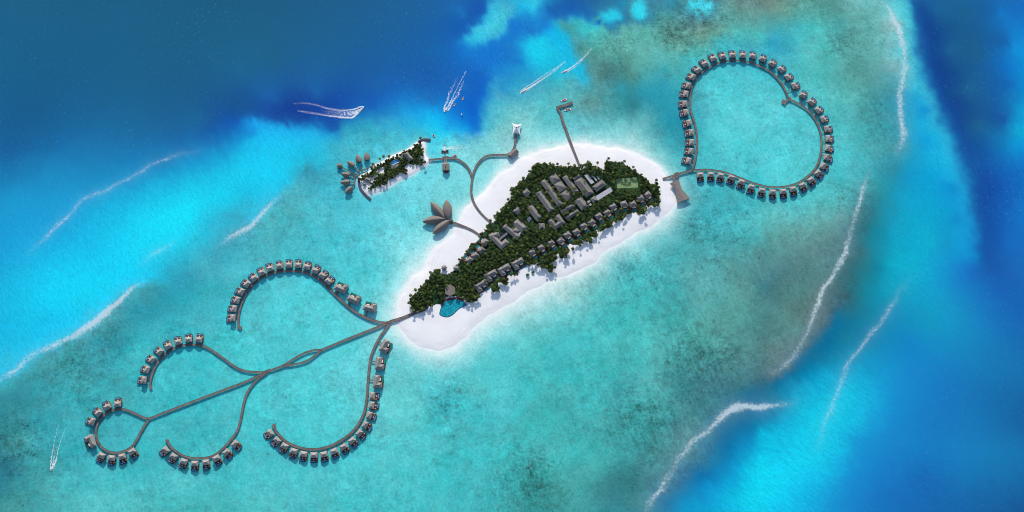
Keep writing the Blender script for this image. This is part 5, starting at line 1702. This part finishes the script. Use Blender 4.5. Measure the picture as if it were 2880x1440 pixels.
def build_islet():
    # sea walls
    for lb, pts, w in (('dark curved sea wall round the western tip of the islet', [(62, 890), (64, 930), (75, 1010), (115, 1100), (185, 1185), (245, 1245), (300, 1292)], 3.6),
                       ('dark hooked breakwater at the eastern tip of the islet', [(1262, 140), (1300, 112), (1345, 92), (1400, 86), (1450, 90), (1508, 92)], 4.2)):
        line = smooth_line(QW('K8', pts, 1.5), 3)
        t = thing('sea_wall', lb, 'sea wall', (0, 0, 0), 0, 'dark stone sea walls of the islet')
        mb = MB()
        ribbon(mb, line, w, -1.5, 1.5)
        mb.obj('wall', 'dark_stone', t)
        mb = MB()
        ribbon(mb, line, w * 0.7, 1.504, 1.7)
        mb.obj('coping', 'dark_stone', t)
    # shed with ridge
    t = hall('dark steep-roofed long house on the islet', 'K8', [(958, 372), (1050, 352), (1175, 495), (1065, 520)], eave=4.4, pitch=0.7, short='islet long house')
    t = hall('square grey-roofed house near the western tip of the islet', 'K8', [(172, 900), (215, 850), (310, 880), (285, 965)], eave=4.2, pitch=0.35, short='islet square house')
    hall('small grey hut with a lean roof at the western tip of the islet', 'K8', [(135, 1000), (175, 960), (225, 985), (190, 1025)], eave=3.6, pitch=0.35, name='hut', cat='hut')
    c = np.array(q1('K8', 765, 625, 4))
    t = thing('round_pavilion', 'curved grey pavilion roof beside the islet pool', 'pavilion', (c[0], c[1], GROUND))
    ring = [np.array(p) - c for p in QW('K8', [(690, 640), (720, 612), (765, 615), (860, 572), (870, 620), (815, 660), (745, 690)], 3.6)]
    MB().fan([(*p, 2.0) for p in ring], (0, 0, 3.4), 0.3).obj('roof', 'grey_shingle', t)
    MB().prism([tuple(p * 0.8) for p in ring], 0, 1.8).obj('wall', 'timber_wall', t)
    BLOCK.append(Q('K8', [(690, 640), (860, 572), (870, 620), (745, 690)]))
    pl = QW('K8', [(690, 578), (745, 520), (820, 488), (895, 505), (885, 540), (800, 575), (752, 604)], GROUND)
    c = np.mean(pl, axis=0)
    t = thing('swimming_pool', 'blue swimming pool in the middle of the islet', 'pool', (c[0], c[1], GROUND))
    loc = [(p[0] - c[0], p[1] - c[1]) for p in pl]
    MB().prism(loc, -0.3, 0.2).obj('pool_water', 'pool_islet', t)
    rim = MB()
    ribbon(rim, loc + [loc[0]], 0.8, -0.3, 0.28)
    rim.obj('rim', 'white_paint', t)
    BLOCK.append(Q('K8', [(660, 580), (745, 500), (830, 470), (920, 500), (890, 560), (752, 620)]))
    c = np.array(q1('K8', 915, 430, 2))
    t = thing('pool_deck', 'white stone deck between the islet pool and the long house', 'terrace', (c[0], c[1], GROUND))
    MB().prism([tuple(np.array(p) - c) for p in QW('K8', [(885, 440), (945, 385), (958, 440), (905, 490)], GROUND)], 0, 0.2).obj('surface', 'white_paint', t)
    BLOCK.append(Q('K8', [(880, 440), (945, 380), (965, 440), (900, 495)]))
    LAND.append(('islet pool', *q1('K8', 800, 545, 2)))
    LAND.append(('islet jetty end', *q1('K8', 1440, 500, 2)))
    LAND.append(('eastern breakwater', *q1('K8', 1330, 130, 2)))


# ------------------------------------------------------------------ boats and wakes
def boat(label, bow, stern, width, kind='speedboat', group=None, z=0.0):
    bow, stern = np.array(bow), np.array(stern)
    c = (bow + stern) / 2
    d = bow - stern
    L = np.hypot(*d)
    rz = math.atan2(-d[0], d[1])
    t = thing(kind, label, 'boat', (c[0], c[1], 0), rz, group)
    n = 12
    vs, fs = [], []
    hw = width / 2
    sect = 6
    for i in range(n + 1):
        u = i / n
        y = -L / 2 + L * u
        w = hw * (0.86 + 0.14 * math.sin(u * 2.4)) * (1 - max(0, (u - 0.45) / 0.55) ** 2.2) + 0.02
        top = 0.75 + 0.35 * u * u
        for x, z_ in ((-w, top), (-w * .92, .15), (0, -.35 + .3 * u ** 4), (w * .92, .15), (w, top)):
            vs.append((x, y, z_))
    for i in range(n):
        for j in range(4):
            a = i * 5 + j
            fs.append((a, a + 1, a + 6, a + 5))
    fs.append((0, 1, 2, 3, 4))
    MB().add(vs, fs).obj('hull', 'white_paint', t)
    dk = MB()
    pts = []
    for i in range(n + 1):
        u = i / n
        w = hw * (0.86 + 0.14 * math.sin(u * 2.4)) * (1 - max(0, (u - 0.45) / 0.55) ** 2.2) * 0.9
        pts.append((w, -L / 2 + L * u))
    poly = [(x, y) for x, y in pts] + [(-x, y) for x, y in pts[::-1]]
    if kind == 'dinghy':
        dk.prism(poly, 0.3, 0.4)
        dk.obj('floor', 'pale_slats', t)
        MB().box(-hw * .7, hw * .7, -L * .1, L * .02, .4, .62).obj('seat', 'timber_deck', t)
        return t
    dk.prism(poly, 0.55, 0.72)
    dk.obj('deck', 'white_paint', t)
    MB().box(-hw * .55, hw * .55, -L * .38, -L * .05, .73, .95).obj('cockpit', 'red_paint' if kind == 'moored_boat' else 'warm_cushion', t)
    MB().box(-hw * .6, hw * .6, -L * .02, L * .16, .73, 1.5, hw * .12).obj('cabin', 'white_paint' if kind != 'moored_boat' else 'red_paint', t)
    MB().box(-hw * .55, hw * .55, L * .165, L * .2, .9, 1.35).obj('windscreen', 'dark_glass', t)
    for s in (-.25, .25):
        MB().box(hw * s - .2, hw * s + .2, -L / 2 - .5, -L / 2 - .02, .1, 1.0).obj('outboard_motor', 'dark_plank', t)
    return t


def wake(label, lines, seed=1):
    """foam left on the water by a boat: many small flecks along the lines (x, y, width, density)"""
    r = random.Random(seed)
    mb = MB()
    for pts, w0, w1, d0, d1, size in lines:
        L = smooth_line(pts, 1.0)
        n = len(L)
        for i, p in enumerate(L):
            u = i / max(1, n - 1)
            w = w0 + (w1 - w0) * u
            dens = d0 + (d1 - d0) * u
            dens *= 1.8 + 1.6 * max(0.0, 1 - 2.2 * u)
            k = int(dens) + (1 if r.random() < dens - int(dens) else 0)
            for _ in range(k):
                x = p[0] + r.gauss(0, w * .7)
                y = p[1] + r.gauss(0, w * .7)
                s = size * r.uniform(.4, 1.25)
                a = r.uniform(0, 6.28)
                m = 5
                ring = [(x + s * r.uniform(.6, 1) * math.cos(a + q * 6.283 / m), y + s * r.uniform(.6, 1) * math.sin(a + q * 6.283 / m)) for q in range(m)]
                z = 0.03 + r.uniform(0, .09)
                mb.add([(*q, z) for q in ring], [tuple(range(m))])
    o = mb.obj('wake_foam', 'foam')
    return tag(o, label, 'foam', 'boat wakes', 'stuff')


def build_boats():
    B = lambda k, a, b: (q1(k, *a, .4), q1(k, *b, .4))
    bo, st = B('I', (972, 482), (900, 540))
    boat('speedboat turning on the deep blue sea with a broad double wake', bo, st, 3.4, group='boats under way')
    I = lambda pts: QW('I', pts, .05)
    wake('broad double wake of the turning speedboat on the deep blue sea', [
        (I([(965, 478), (930, 478), (880, 497), (820, 515), (740, 524), (650, 527), (560, 516), (480, 500), (400, 475), (330, 455), (240, 438), (140, 428), (60, 434), (20, 440)]), 0.7, 1.4, 3.2, .4, .5),
        (I([(905, 540), (880, 565), (840, 605), (800, 625), (720, 622), (650, 617), (560, 607), (480, 597), (390, 580), (300, 566), (200, 550), (90, 538)]), 1.0, 1.3, 5.0, .4, .55),
        (I([(955, 505), (920, 545), (885, 555)]), .6, .8, 6, 3, .5),
        (I([(895, 535), (860, 560), (800, 575), (740, 585), (680, 590), (600, 580), (500, 560), (430, 530)]), 2.6, 4.5, 6.0, .2, .5),
        (I([(905, 530), (870, 548), (800, 555), (700, 555), (600, 548), (520, 530), (430, 500)]), 1.6, 4.5, 3.0, .2, .5)], 3)
    bo, st = B('I', (2053, 548), (2090, 490))
    boat('speedboat heading for the islet with a tall narrow V wake', bo, st, 3.4, group='boats under way')
    wake('tall narrow V wake behind the speedboat heading for the islet', [
        (I([(2050, 535), (2048, 500), (2065, 450), (2095, 395), (2105, 340), (2120, 290), (2150, 240), (2180, 180), (2230, 100)]), .8, 2.2, 3.5, .25, .5),
        (I([(2065, 540), (2110, 510), (2135, 460), (2165, 400), (2215, 350), (2245, 290), (2270, 220), (2310, 130)]), .8, 2.4, 3.5, .25, .5),
        (I([(2095, 485), (2130, 410), (2170, 330), (2215, 240), (2260, 150), (2310, 60), (2340, 5)]), .5, .6, 2.2, .8, .42),
        (I([(2095, 480), (2150, 400), (2210, 330), (2250, 250), (2300, 150)]), .5, 1.6, 2.0, .2, .42)], 4)
    bo, st = B('J', (352, 1158), (395, 1045))
    boat('small white speedboat off the teardrop loop running towards the shore', bo, st, 3.0, group='boats under way')
    J = lambda pts: QW('J', pts, .05)
    wake('thin twin wake of the small speedboat off the teardrop loop', [
        (J([(345, 1130), (338, 1080), (350, 980), (360, 870), (380, 740), (410, 600), (430, 460), (465, 340), (490, 210), (550, 60)]), .4, .5, 2.6, .3, .42),
        (J([(375, 1140), (420, 1050), (470, 900), (500, 730), (540, 580), (580, 450), (630, 310), (680, 190)]), .5, .4, 2.8, .4, .42),
        (J([(398, 1030), (405, 930), (425, 800), (455, 690), (490, 590)]), .7, 1.4, 3.0, .2, .42),
        (J([(400, 1030), (450, 960), (470, 900)]), .9, 1.0, 5.0, 3, .42),
        (J([(395, 1030), (360, 960), (350, 930)]), .6, .6, 4, 2, .42)], 5)
    Hf = lambda pts: QW('H', pts, .05)
    bo, st = B('H', (255, 898), (345, 840))
    boat('pale speedboat with the longest straight wake, off the pier head', bo, st, 3.0, group='boats under way')
    wake('longest straight pale wake, running off to the north-east of the pier', [
        (Hf([(245, 905), (275, 855), (400, 770), (520, 690), (640, 610), (780, 520), (950, 405)]), .5, .7, 2.4, .7, .42),
        (Hf([(250, 905), (320, 880), (440, 800), (560, 715), (680, 640), (800, 550), (950, 410)]), .6, .7, 2.2, .7, .42),
        (Hf([(345, 845), (460, 770), (580, 690), (700, 605), (830, 500), (940, 415)]), .7, .9, 3.6, .9, .45)], 6)
    bo, st = B('H', (905, 578), (985, 545))
    boat('pale speedboat with a curved wake, the farther of the two north-east of the pier', bo, st, 2.8, group='boats under way')
    wake('curved pale wake of the farther speedboat north-east of the pier', [
        (Hf([(895, 582), (940, 560), (1060, 490), (1160, 410), (1240, 340), (1310, 260), (1372, 195)]), .6, .6, 2.4, .9, .42),
        (Hf([(915, 582), (980, 570), (1080, 510), (1180, 425), (1250, 350), (1320, 270), (1372, 200)]), .6, .6, 2.2, .7, .42),
        (Hf([(985, 545), (1070, 490), (1160, 415), (1250, 335)]), .6, .8, 3.0, .9, .42)], 7)
    K4 = lambda pts: QW('K4', pts, .05)
    wake('white wash spreading east of the seaplane over the shallows', [
        (K4([(600, 222), (680, 205), (760, 160), (860, 150), (1000, 140), (1150, 128), (1300, 100), (1420, 60)]), .5, .6, 2.4, .4, .42),
        (K4([(620, 230), (700, 235), (800, 265), (950, 280), (1120, 285), (1300, 250)]), .5, .6, 2.2, .3, .42),
        (K4([(640, 220), (720, 215), (820, 210), (950, 215), (1100, 205), (1300, 200), (1450, 150)]), .9, .7, 4.0, .5, .45)], 8)
    mg = 'moored white boats with red fittings'
    bo, st = B('H', (876, 1032), (978, 1006))
    boat('white moored boat with red seats on the outer side of the pier head', bo, st, 4.0, 'moored_boat', mg)
    bo, st = B('H', (928, 1182), (1036, 1152))
    boat('white moored boat with red seats in the angle of the L-shaped pier', bo, st, 4.0, 'moored_boat', mg)
    bo, st = B('K4', (800, 495), (955, 470))
    boat('white boat moored along the dock platform below the seaplane', bo, st, 3.2, 'moored_boat', mg)
    bo, st = B('I', (1890, 848), (1922, 882))
    boat('white boat at anchor off the eastern breakwater', bo, st, 3.6, 'moored_boat', mg)
    dg = 'small open dinghies on the blue water'
    for a, b, lb in (((2312, 338), (2292, 386), 'white open dinghy, outermost of those beside the V wake'), ((2196, 426), (2178, 470), 'tan open dinghy closest to the V wake')):
        bo, st = B('I', a, b)
        boat(lb, bo, st, 2.8, 'dinghy', dg)
    # little sailing boat
    c = q1('I', 2280, 580, 0)
    t = thing('sailing_dinghy', 'tiny sailing boat with a pink triangular sail south of the dinghies', 'boat', (*c, 0), R(20))
    MB().add([(-.6, -2, .5), (.6, -2, .5), (.7, 0, .5), (0, 2.6, .6), (-.7, 0, .5), (0, -2, -.2), (0, 2, -.1)],
             [(0, 1, 2, 3, 4), (1, 0, 5), (2, 1, 5, 6), (3, 2, 6), (4, 3, 6), (0, 4, 6, 5)]).obj('hull', 'white_paint', t)
    MB().tube((0, .3, .5), (0, .3, 6.5), .07, .05, 6).obj('mast', 'white_paint', t)
    MB().add([(.05, .25, 1.0), (1.4, -2.4, 1.1), (.05, .25, 6.3), (-.02, .25, 1.0), (1.33, -2.4, 1.1), (-.02, .25, 6.3)], [(0, 1, 2), (5, 4, 3), (0, 3, 4, 1), (1, 4, 5, 2), (2, 5, 3, 0)]).obj('sail', 'sail_cloth', t)

# ------------------------------------------------------------------ vegetation
FOREST = Q('B', [(330, 760), (450, 650), (520, 570), (500, 490), (570, 430), (650, 370), (730, 250), (780, 225), (860, 215), (950, 250), (1100, 258), (1180, 245), (1222, 275),
                 (1310, 200), (1370, 240), (1470, 285), (1475, 200), (1510, 180), (1600, 195), (1680, 220), (1760, 270), (1830, 320), (1900, 365), (1940, 440),
                 (2030, 420), (2045, 500), (2052, 580), (2030, 640), (2000, 662), (1960, 640), (1890, 690), (1880, 740), (1830, 735), (1800, 705), (1720, 725),
                 (1660, 795), (1620, 800), (1570, 820), (1540, 872), (1480, 870), (1440, 920), (1400, 915), (1390, 965), (1340, 985), (1332, 1030), (1290, 1032),
                 (1240, 1010), (1240, 1072), (1180, 1062), (1120, 1040), (1095, 1100), (1085, 1180), (1020, 1192), (1000, 1150), (970, 1165), (950, 1222),
                 (900, 1215), (895, 1240), (950, 1280)]) + \
    Q('C', [(1649, 362), (1600, 408), (1540, 375), (1490, 342), (1480, 300), (1420, 330), (1360, 348), (1300, 385), (1280, 435), (1230, 430), (1172, 455), (1162, 525), (1120, 532),
            (1090, 492), (1072, 525), (1082, 602), (1022, 605), (1000, 555), (960, 562), (900, 625), (850, 702), (810, 728), (760, 700), (700, 662),
            (640, 660), (560, 672), (540, 722), (480, 725), (460, 742), (380, 752), (330, 782), (235, 812), (200, 765), (200, 675), (250, 622), (290, 572),
            (340, 512), (390, 470), (390, 422), (450, 382), (490, 385), (495, 425), (560, 422), (620, 395), (640, 372), (668, 330), (700, 270), (740, 222), (790, 172), (800, 130),
            (880, 82), (885, 40)]) + Q('B', [(170, 940), (250, 905), (255, 850), (310, 830), (345, 795)])
ISLET_GREEN = Q('K8', [(60, 880), (150, 800), (260, 738), (330, 652), (440, 590), (560, 532), (700, 455), (860, 392), (960, 350), (1000, 300), (1100, 268), (1250, 145),
                       (1308, 135), (1320, 240), (1370, 330), (1390, 430), (1300, 470), (1385, 540), (1300, 592), (1150, 602), (1060, 545), (980, 622), (1040, 690), (1000, 762),
                       (950, 742), (860, 742), (800, 802), (700, 872), (632, 922), (632, 982), (520, 1002), (400, 1052), (300, 1102), (238, 1072), (280, 1012), (330, 952),
                       (420, 832), (440, 752), (400, 792), (340, 822), (250, 832), (100, 912)])
CLEAR = [Q('L5', [(1760, 190), (1840, 270), (2000, 430), (1920, 560), (1830, 420), (1700, 260)]), Q('L5', [(1490, 470), (1570, 540), (1640, 600), (1560, 620), (1480, 540)]),
         Q('L2', [(345, 500), (440, 400), (600, 450), (770, 450), (900, 560), (1020, 690), (1080, 800), (880, 960), (640, 1080), (420, 1120), (400, 1000), (600, 900)]),
         Q('C', [(425, 650), (470, 640), (520, 740), (430, 760)]), Q('K8', [(400, 760), (480, 665), (565, 640), (572, 765), (520, 765), (430, 765), (400, 872), (335, 850)]),
         Q('L3', [(1290, 580), (1400, 560), (1480, 640), (1330, 680)]), Q('L5', [(2090, 640), (2190, 640), (2200, 760), (2120, 790)])]
PALMS = [('B', (985, 222)), ('B', (1100, 218)), ('B', (1163, 235)), ('B', (1402, 208)), ('B', (1516, 163)), ('B', (1315, 208)), ('B', (1680, 193)), ('B', (1771, 253)),
         ('B', (2010, 388)), ('B', (632, 368)), ('B', (585, 428)), ('B', (515, 475)), ('B', (475, 588)), ('B', (457, 642)), ('B', (405, 693)), ('B', (292, 806)), ('B', (940, 232)),
         ('B', (908, 215)), ('B', (1020, 250)), ('B', (890, 490)), ('B', (1160, 470)), ('B', (1265, 500)), ('B', (1680, 432)), ('B', (1895, 703)), ('B', (1147, 1100)), ('B', (1232, 235)),
         ('B', (755, 238)), ('B', (1440, 280)), ('B', (693, 690)), ('B', (1000, 585)),
         ('C', (245, 588)), ('C', (195, 645)), ('C', (176, 720)), ('C', (395, 413)), ('C', (1015, 545)), ('C', (1075, 492)), ('C', (1775, 205)), ('C', (1830, 175)),
         ('K8', (1302, 48)), ('K8', (485, 468)), ('K8', (560, 423)), ('K8', (672, 422)), ('K8', (350, 580)), ('K8', (1345, 275)), ('K8', (430, 770)), ('K8', (1210, 330)),
         ('K8', (1350, 330)), ('K8', (540, 790)), ('K8', (1390, 535)), ('K8', (320, 640))]


def crown_mesh(seed, leaves=330, flat=0.8):
    r = np.random.default_rng(seed)
    nl = 7
    lob = r.normal(size=(nl, 3))
    lob /= np.linalg.norm(lob, axis=1)[:, None]
    lob *= r.uniform(.35, .62, (nl, 1))
    lob[:, 2] = np.abs(lob[:, 2]) * .8
    lr = r.uniform(.34, .52, nl)
    k = r.integers(0, nl, leaves)
    d = r.normal(size=(leaves, 3))
    d /= np.linalg.norm(d, axis=1)[:, None]
    d[:, 2] = np.where(d[:, 2] < -.3, -d[:, 2], d[:, 2])
    c = lob[k] + d * lr[k][:, None] * r.uniform(.55, 1.05, (leaves, 1))
    nrm = d + r.normal(size=(leaves, 3)) * .45
    nrm /= np.linalg.norm(nrm, axis=1)[:, None]
    a = np.cross(nrm, r.normal(size=(leaves, 3)))
    a /= np.linalg.norm(a, axis=1)[:, None]
    b = np.cross(nrm, a)
    s = r.uniform(.14, .25, (leaves, 1))
    q = np.stack([c - a * s, c + b * s * .6, c + a * s, c - b * s * .6], 1)
    q[:, :, 2] *= flat
    return q.reshape(-1, 3)


def np_mesh(name, co, m, k=4):
    me = bpy.data.meshes.new(name)
    n = len(co) // k
    me.vertices.add(len(co))
    me.vertices.foreach_set('co', co.astype(np.float32).ravel())
    me.loops.add(len(co))
    me.loops.foreach_set('vertex_index', np.arange(len(co), dtype=np.int32))
    me.polygons.add(n)
    me.polygons.foreach_set('loop_start', np.arange(0, len(co), k, dtype=np.int32))
    me.update(calc_edges=True)
    me.materials.append(MATS[m])
    return me


def palm_crown():
    mb = MB()
    r = random.Random(5)
    n = 13
    for i in range(n):
        a = 2 * math.pi * i / n + r.uniform(-.15, .15)
        up = r.uniform(.1, .75)
        L = r.uniform(2.6, 3.3)
        ca, sa = math.cos(a), math.sin(a)
        prev = None
        for s in range(7):
            t = s / 6
            x = L * t * (1 - .18 * t)
            z = up * L * .5 * t - 1.75 * t * t
            w = .52 * math.sin(math.pi * min(1, .12 + t * .88)) + .03
            dr = .28 * w / .5
            row = [(ca * x - sa * -w, sa * x + ca * -w, z - dr), (ca * x, sa * x, z), (ca * x - sa * w, sa * x + ca * w, z - dr)]
            if prev:
                mb.add(prev + row, [(0, 1, 4, 3), (1, 2, 5, 4)])
            prev = row
    return mb


def build_lawns():
    for name, poly_px, in (('lawn', FOREST), ('islet_lawn', ISLET_GREEN)):
        poly = [W(x, y, GROUND + 2.0) for x, y in poly_px]
        pa = np.array(poly)
        ax = np.arange(pa[:, 0].min() - 5, pa[:, 0].max() + 5, 1.5)
        ay = np.arange(pa[:, 1].min() - 8, pa[:, 1].max() + 5, 1.5)
        X, Y = np.meshgrid(ax, ay)
        x, y = X.ravel(), Y.ravel()
        d = sdist(np.stack([x, y], 1), poly) + fbm(x, y, 9, 4) * 5 + 0.5
        if name == 'islet_lawn':
            d -= 2.0
            clr = [W(a, b, GROUND) for a, b in CLEAR[4]]
            d = np.minimum(d, -sdist(np.stack([x, y], 1), clr))
            for bl in BLOCK:
                pass
        Z = np.full_like(X, GROUND + 0.09)
        D = d.reshape(X.shape)
        keep = np.minimum.reduce([D[:-1, :-1], D[:-1, 1:], D[1:, :-1], D[1:, 1:]]) > 0
        o, _ = grid_obj(name, X, Y, Z, keep, MATS['lawn'])
        tag(o, kind='structure')


def scatter(poly, spacing, seed, margin=2.0, grow=4.6):
    """crown centres in photograph pixels"""
    r = random.Random(seed)
    P = np.array(poly)
    x0, y0 = P.min(0)
    x1, y1 = P.max(0)
    cell = spacing
    gridd = {}
    out = []
    cand = np.column_stack([np.array([r.uniform(x0, x1) for _ in range(60000)]), np.array([r.uniform(y0, y1) for _ in range(60000)])])
    ok = inpoly(cand, poly)
    for b in BLOCK + CLEAR:
        bb = np.array(b)
        m = ok & (cand[:, 0] > bb[:, 0].min() - 9) & (cand[:, 0] < bb[:, 0].max() + 9) & (cand[:, 1] > bb[:, 1].min() - 9) & (cand[:, 1] < bb[:, 1].max() + 9)
        idx = np.where(m)[0]
        if len(idx):
            ok[idx[sdist(cand[idx], b) > -grow]] = False
    for x, y in cand[ok]:
        gx, gy = int(x / cell), int(y / cell)
        if all((x - a) ** 2 + (y - b) ** 2 >= spacing ** 2 for i in (-1, 0, 1) for j in (-1, 0, 1) for a, b in gridd.get((gx + i, gy + j), ())):
            gridd.setdefault((gx, gy), []).append((x, y))
            out.append((x, y))
    return out


def landmark_label(kind, items):
    """items: (x, y) world -> unique labels naming the two nearest landmarks"""
    LM = [(n, np.array((x, y))) for n, x, y in LAND]
    groups = {}
    for i, (x, y) in enumerate(items):
        d = sorted((np.hypot(*(p - (x, y))), n) for n, p in LM)
        groups.setdefault((d[0][1], d[1][1]), []).append((d[0][0], i))
    out = [None] * len(items)
    for (a, b), v in groups.items():
        v.sort()
        for k, (_, i) in enumerate(v):
            out[i] = '%s %s from the %s towards %s' % (ordinal(k + 1), kind, a, b)
    return out


def build_trees():
    pts = [(p, 'main') for p in scatter(FOREST, 7.2, 3)] + [(p, 'islet') for p in scatter(ISLET_GREEN, 7.0, 4, grow=2.0)]
    r = random.Random(21)
    trees = []
    for (x, y), w in pts:
        sc = r.uniform(.78, 1.3) if w == 'main' else r.uniform(.7, 1.08)
        h = (r.uniform(3.8, 7.6) if w == 'main' else r.uniform(2.6, 4.2))
        wx, wy = W(x, y, GROUND + h)
        trees.append((sc, h, wx, wy, w))
    fp = [W(x, y, GROUND + 3) for x, y in FOREST]
    ed = sdist(np.array([(t[2], t[3]) for t in trees]), fp)
    order = sorted(range(len(trees)), key=lambda i: -(trees[i][0] + (0.8 if trees[i][4] == 'islet' else 0) + (.35 if ed[i] < 6 else 0)))
    solo, rest = order[:295], order[295:]
    crowns = [np_mesh('crown', crown_mesh(40 + k) * np.array((3.5, 3.5, 3.4)), 'broad_leaf') for k in range(6)]
    tk = MB()
    tk.path([(0, 0, -.2), (.1, .05, 2), (0.2, 0, 4)], [.32, .24, .18], 6)
    for a in range(4):
        t = a * 1.57 + .4
        tk.tube((.2, 0, 3.4), (.2 + 1.3 * math.cos(t), 1.3 * math.sin(t), 5.2), .12, .05, 5)
    trunk0 = tk.obj('trunk', 'trunk_bark')
    tme = trunk0.data
    bpy.data.objects.remove(trunk0)
    labels = landmark_label('broadleaf tree', [(trees[i][2], trees[i][3]) for i in solo])
    for lb, i in zip(labels, solo):
        sc, h, x, y, w = trees[i]
        g = 'broadleaf trees of the main island' if w == 'main' else 'broadleaf trees of the islet'
        t = thing('broadleaf_tree', lb, 'tree', (x, y, GROUND), r.uniform(0, 6.28), g)
        o = bpy.data.objects.new('trunk', tme)
        COL.objects.link(o)
        o.parent = t
        o.scale = (1, 1, h / 5.0)
        o = bpy.data.objects.new('crown', crowns[i % 6])
        COL.objects.link(o)
        o.parent = t
        o.location = (0, 0, h - 1.6)
        o.scale = (sc, sc, sc)
    cm = [crown_mesh(60 + k, 260) * np.array((3.5, 3.5, 3.4)) for k in range(6)]
    allv = []
    for i in rest:
        sc, h, x, y, w = trees[i]
        a = r.uniform(0, 6.28)
        c = cm[i % 6] * sc
        ca, sa = math.cos(a), math.sin(a)
        allv.append(np.column_stack([c[:, 0] * ca - c[:, 1] * sa + x, c[:, 0] * sa + c[:, 1] * ca + y, c[:, 2] + GROUND + h - 1.6]))
    me = np_mesh('forest_canopy', np.concatenate(allv), 'broad_leaf')
    o = bpy.data.objects.new('forest_canopy', me)
    COL.objects.link(o)
    tag(o, 'closed canopy of smaller dark green trees covering the island', 'forest', None, 'stuff')
    print('trees', len(trees), 'solo', len(solo))
    # palms
    pr = random.Random(9)
    pl = [(Q(k, [p])[0], k) for k, p in PALMS]
    extra = [p for p in scatter(FOREST, 23, 77, grow=1.0)]
    pr.shuffle(extra)
    pl += [(p, 'X') for p in extra[:130]]
    base = None
    pos = []
    for (x, y), k in pl:
        h = pr.uniform(9.0, 11.5) if k != 'X' else pr.uniform(8.0, 9.5)
        if k == 'K8':
            h = pr.uniform(6.5, 8.5)
        pos.append((*W(x, y, GROUND + h), h, k))
    labels = landmark_label('coconut palm', [(p[0], p[1]) for p in pos])
    pc = palm_crown()
    for (x, y, h, k), lb in zip(pos, labels):
        s = pr.uniform(1.0, 1.35) * (0.9 if k == 'X' else 1.0)
        a = pr.uniform(0, 6.28)
        if base is None:
            t = thing('palm_tree', lb, 'palm', (x, y, GROUND), a, 'coconut palms')
            MB().path([(0, 0, -.2), (.12, 0, .25), (.2, .05, .55), (.1, 0, .8), (0, 0, 1.0)], [.32, .24, .2, .17, .15], 7).obj('trunk', 'trunk_bark', t)
            pc.obj('crown', 'palm_leaf', t)
            base = t
        else:
            t = dup(base, (x, y, GROUND), a, lb)
        for ch in t.children:
            if ch.name.startswith('trunk'):
                ch.scale = (1, 1, h - .3)
            else:
                ch.location = (0, 0, h - .3)
                ch.scale = (s, s, s)
    # two round shrubs alone on the sand
    for (x, y), d, lb in (((1374, 441), 5.6, 'larger of two pale green round shrubs alone on the white beach'), ((1428, 412), 4.8, 'smaller of two pale green round shrubs alone on the white beach')):
        c = q1('C', x, y, GROUND + 1.5)
        t = thing('round_shrub', lb, 'shrub', (*c, GROUND), 0, 'round shrubs on the beach')
        me = np_mesh('foliage', crown_mesh(90 + int(d), 320, .7) * np.array((d * .62, d * .62, d * .6)) + np.array((0, 0, 1.0)), 'shrub_leaf')
        o = bpy.data.objects.new('foliage', me)
        COL.objects.link(o)
        o.parent = t
        MB().tube((0, 0, -.1), (0, 0, 1.6), .15, .1, 6).obj('stem', 'trunk_bark', t)


# ------------------------------------------------------------------ light
SUN_EL, SHADOW = R(27), (0.07, -1.0)


def build_light():
    w = bpy.data.worlds.new('World')
    scene.world = w
    w.use_nodes = True
    nt = w.node_tree
    bg = nt.nodes['Background']
    sky = nt.nodes.new('ShaderNodeTexSky')
    sky.sky_type = 'NISHITA'
    sky.sun_disc = False
    sky.sun_elevation = SUN_EL
    sky.sun_rotation = math.atan2(-SHADOW[0], -SHADOW[1]) % (2 * math.pi)
    sky.air_density = 1.0
    sky.dust_density = 1.0
    sky.ozone_density = 1.0
    nt.links.new(sky.outputs['Color'], bg.inputs['Color'])
    bg.inputs['Strength'].default_value = SKY
    sd = bpy.data.lights.new('sun', 'SUN')
    sd.energy = SUN_E
    sd.angle = R(0.55)
    sd.color = (1.0, 0.93, 0.85)
    so = bpy.data.objects.new('sun', sd)
    COL.objects.link(so)
    s = np.array(SHADOW) / np.hypot(*SHADOW)
    d = Vector((s[0] * math.cos(SUN_EL), s[1] * math.cos(SUN_EL), -math.sin(SUN_EL)))
    so.rotation_euler = d.to_track_quat('-Z', 'Y').to_euler()
    so.location = (0, 600, 600)
    vs = scene.view_settings
    vs.view_transform = 'Standard'
    vs.look = 'None'
    vs.gamma = 1
    vs.exposure = EXPOSURE
    scene.cycles.max_bounces = 5


SUN_E, SKY, EXPOSURE = 3.4, 0.14, 0.34
scene.cycles.filter_width = 1.0
build_light()
build_water()
build_sand()
build_jetties()
build_villas()
build_pavilions()
build_halls()
build_beach_villas()
build_islet()
build_lawns()
build_trees()
build_boats()
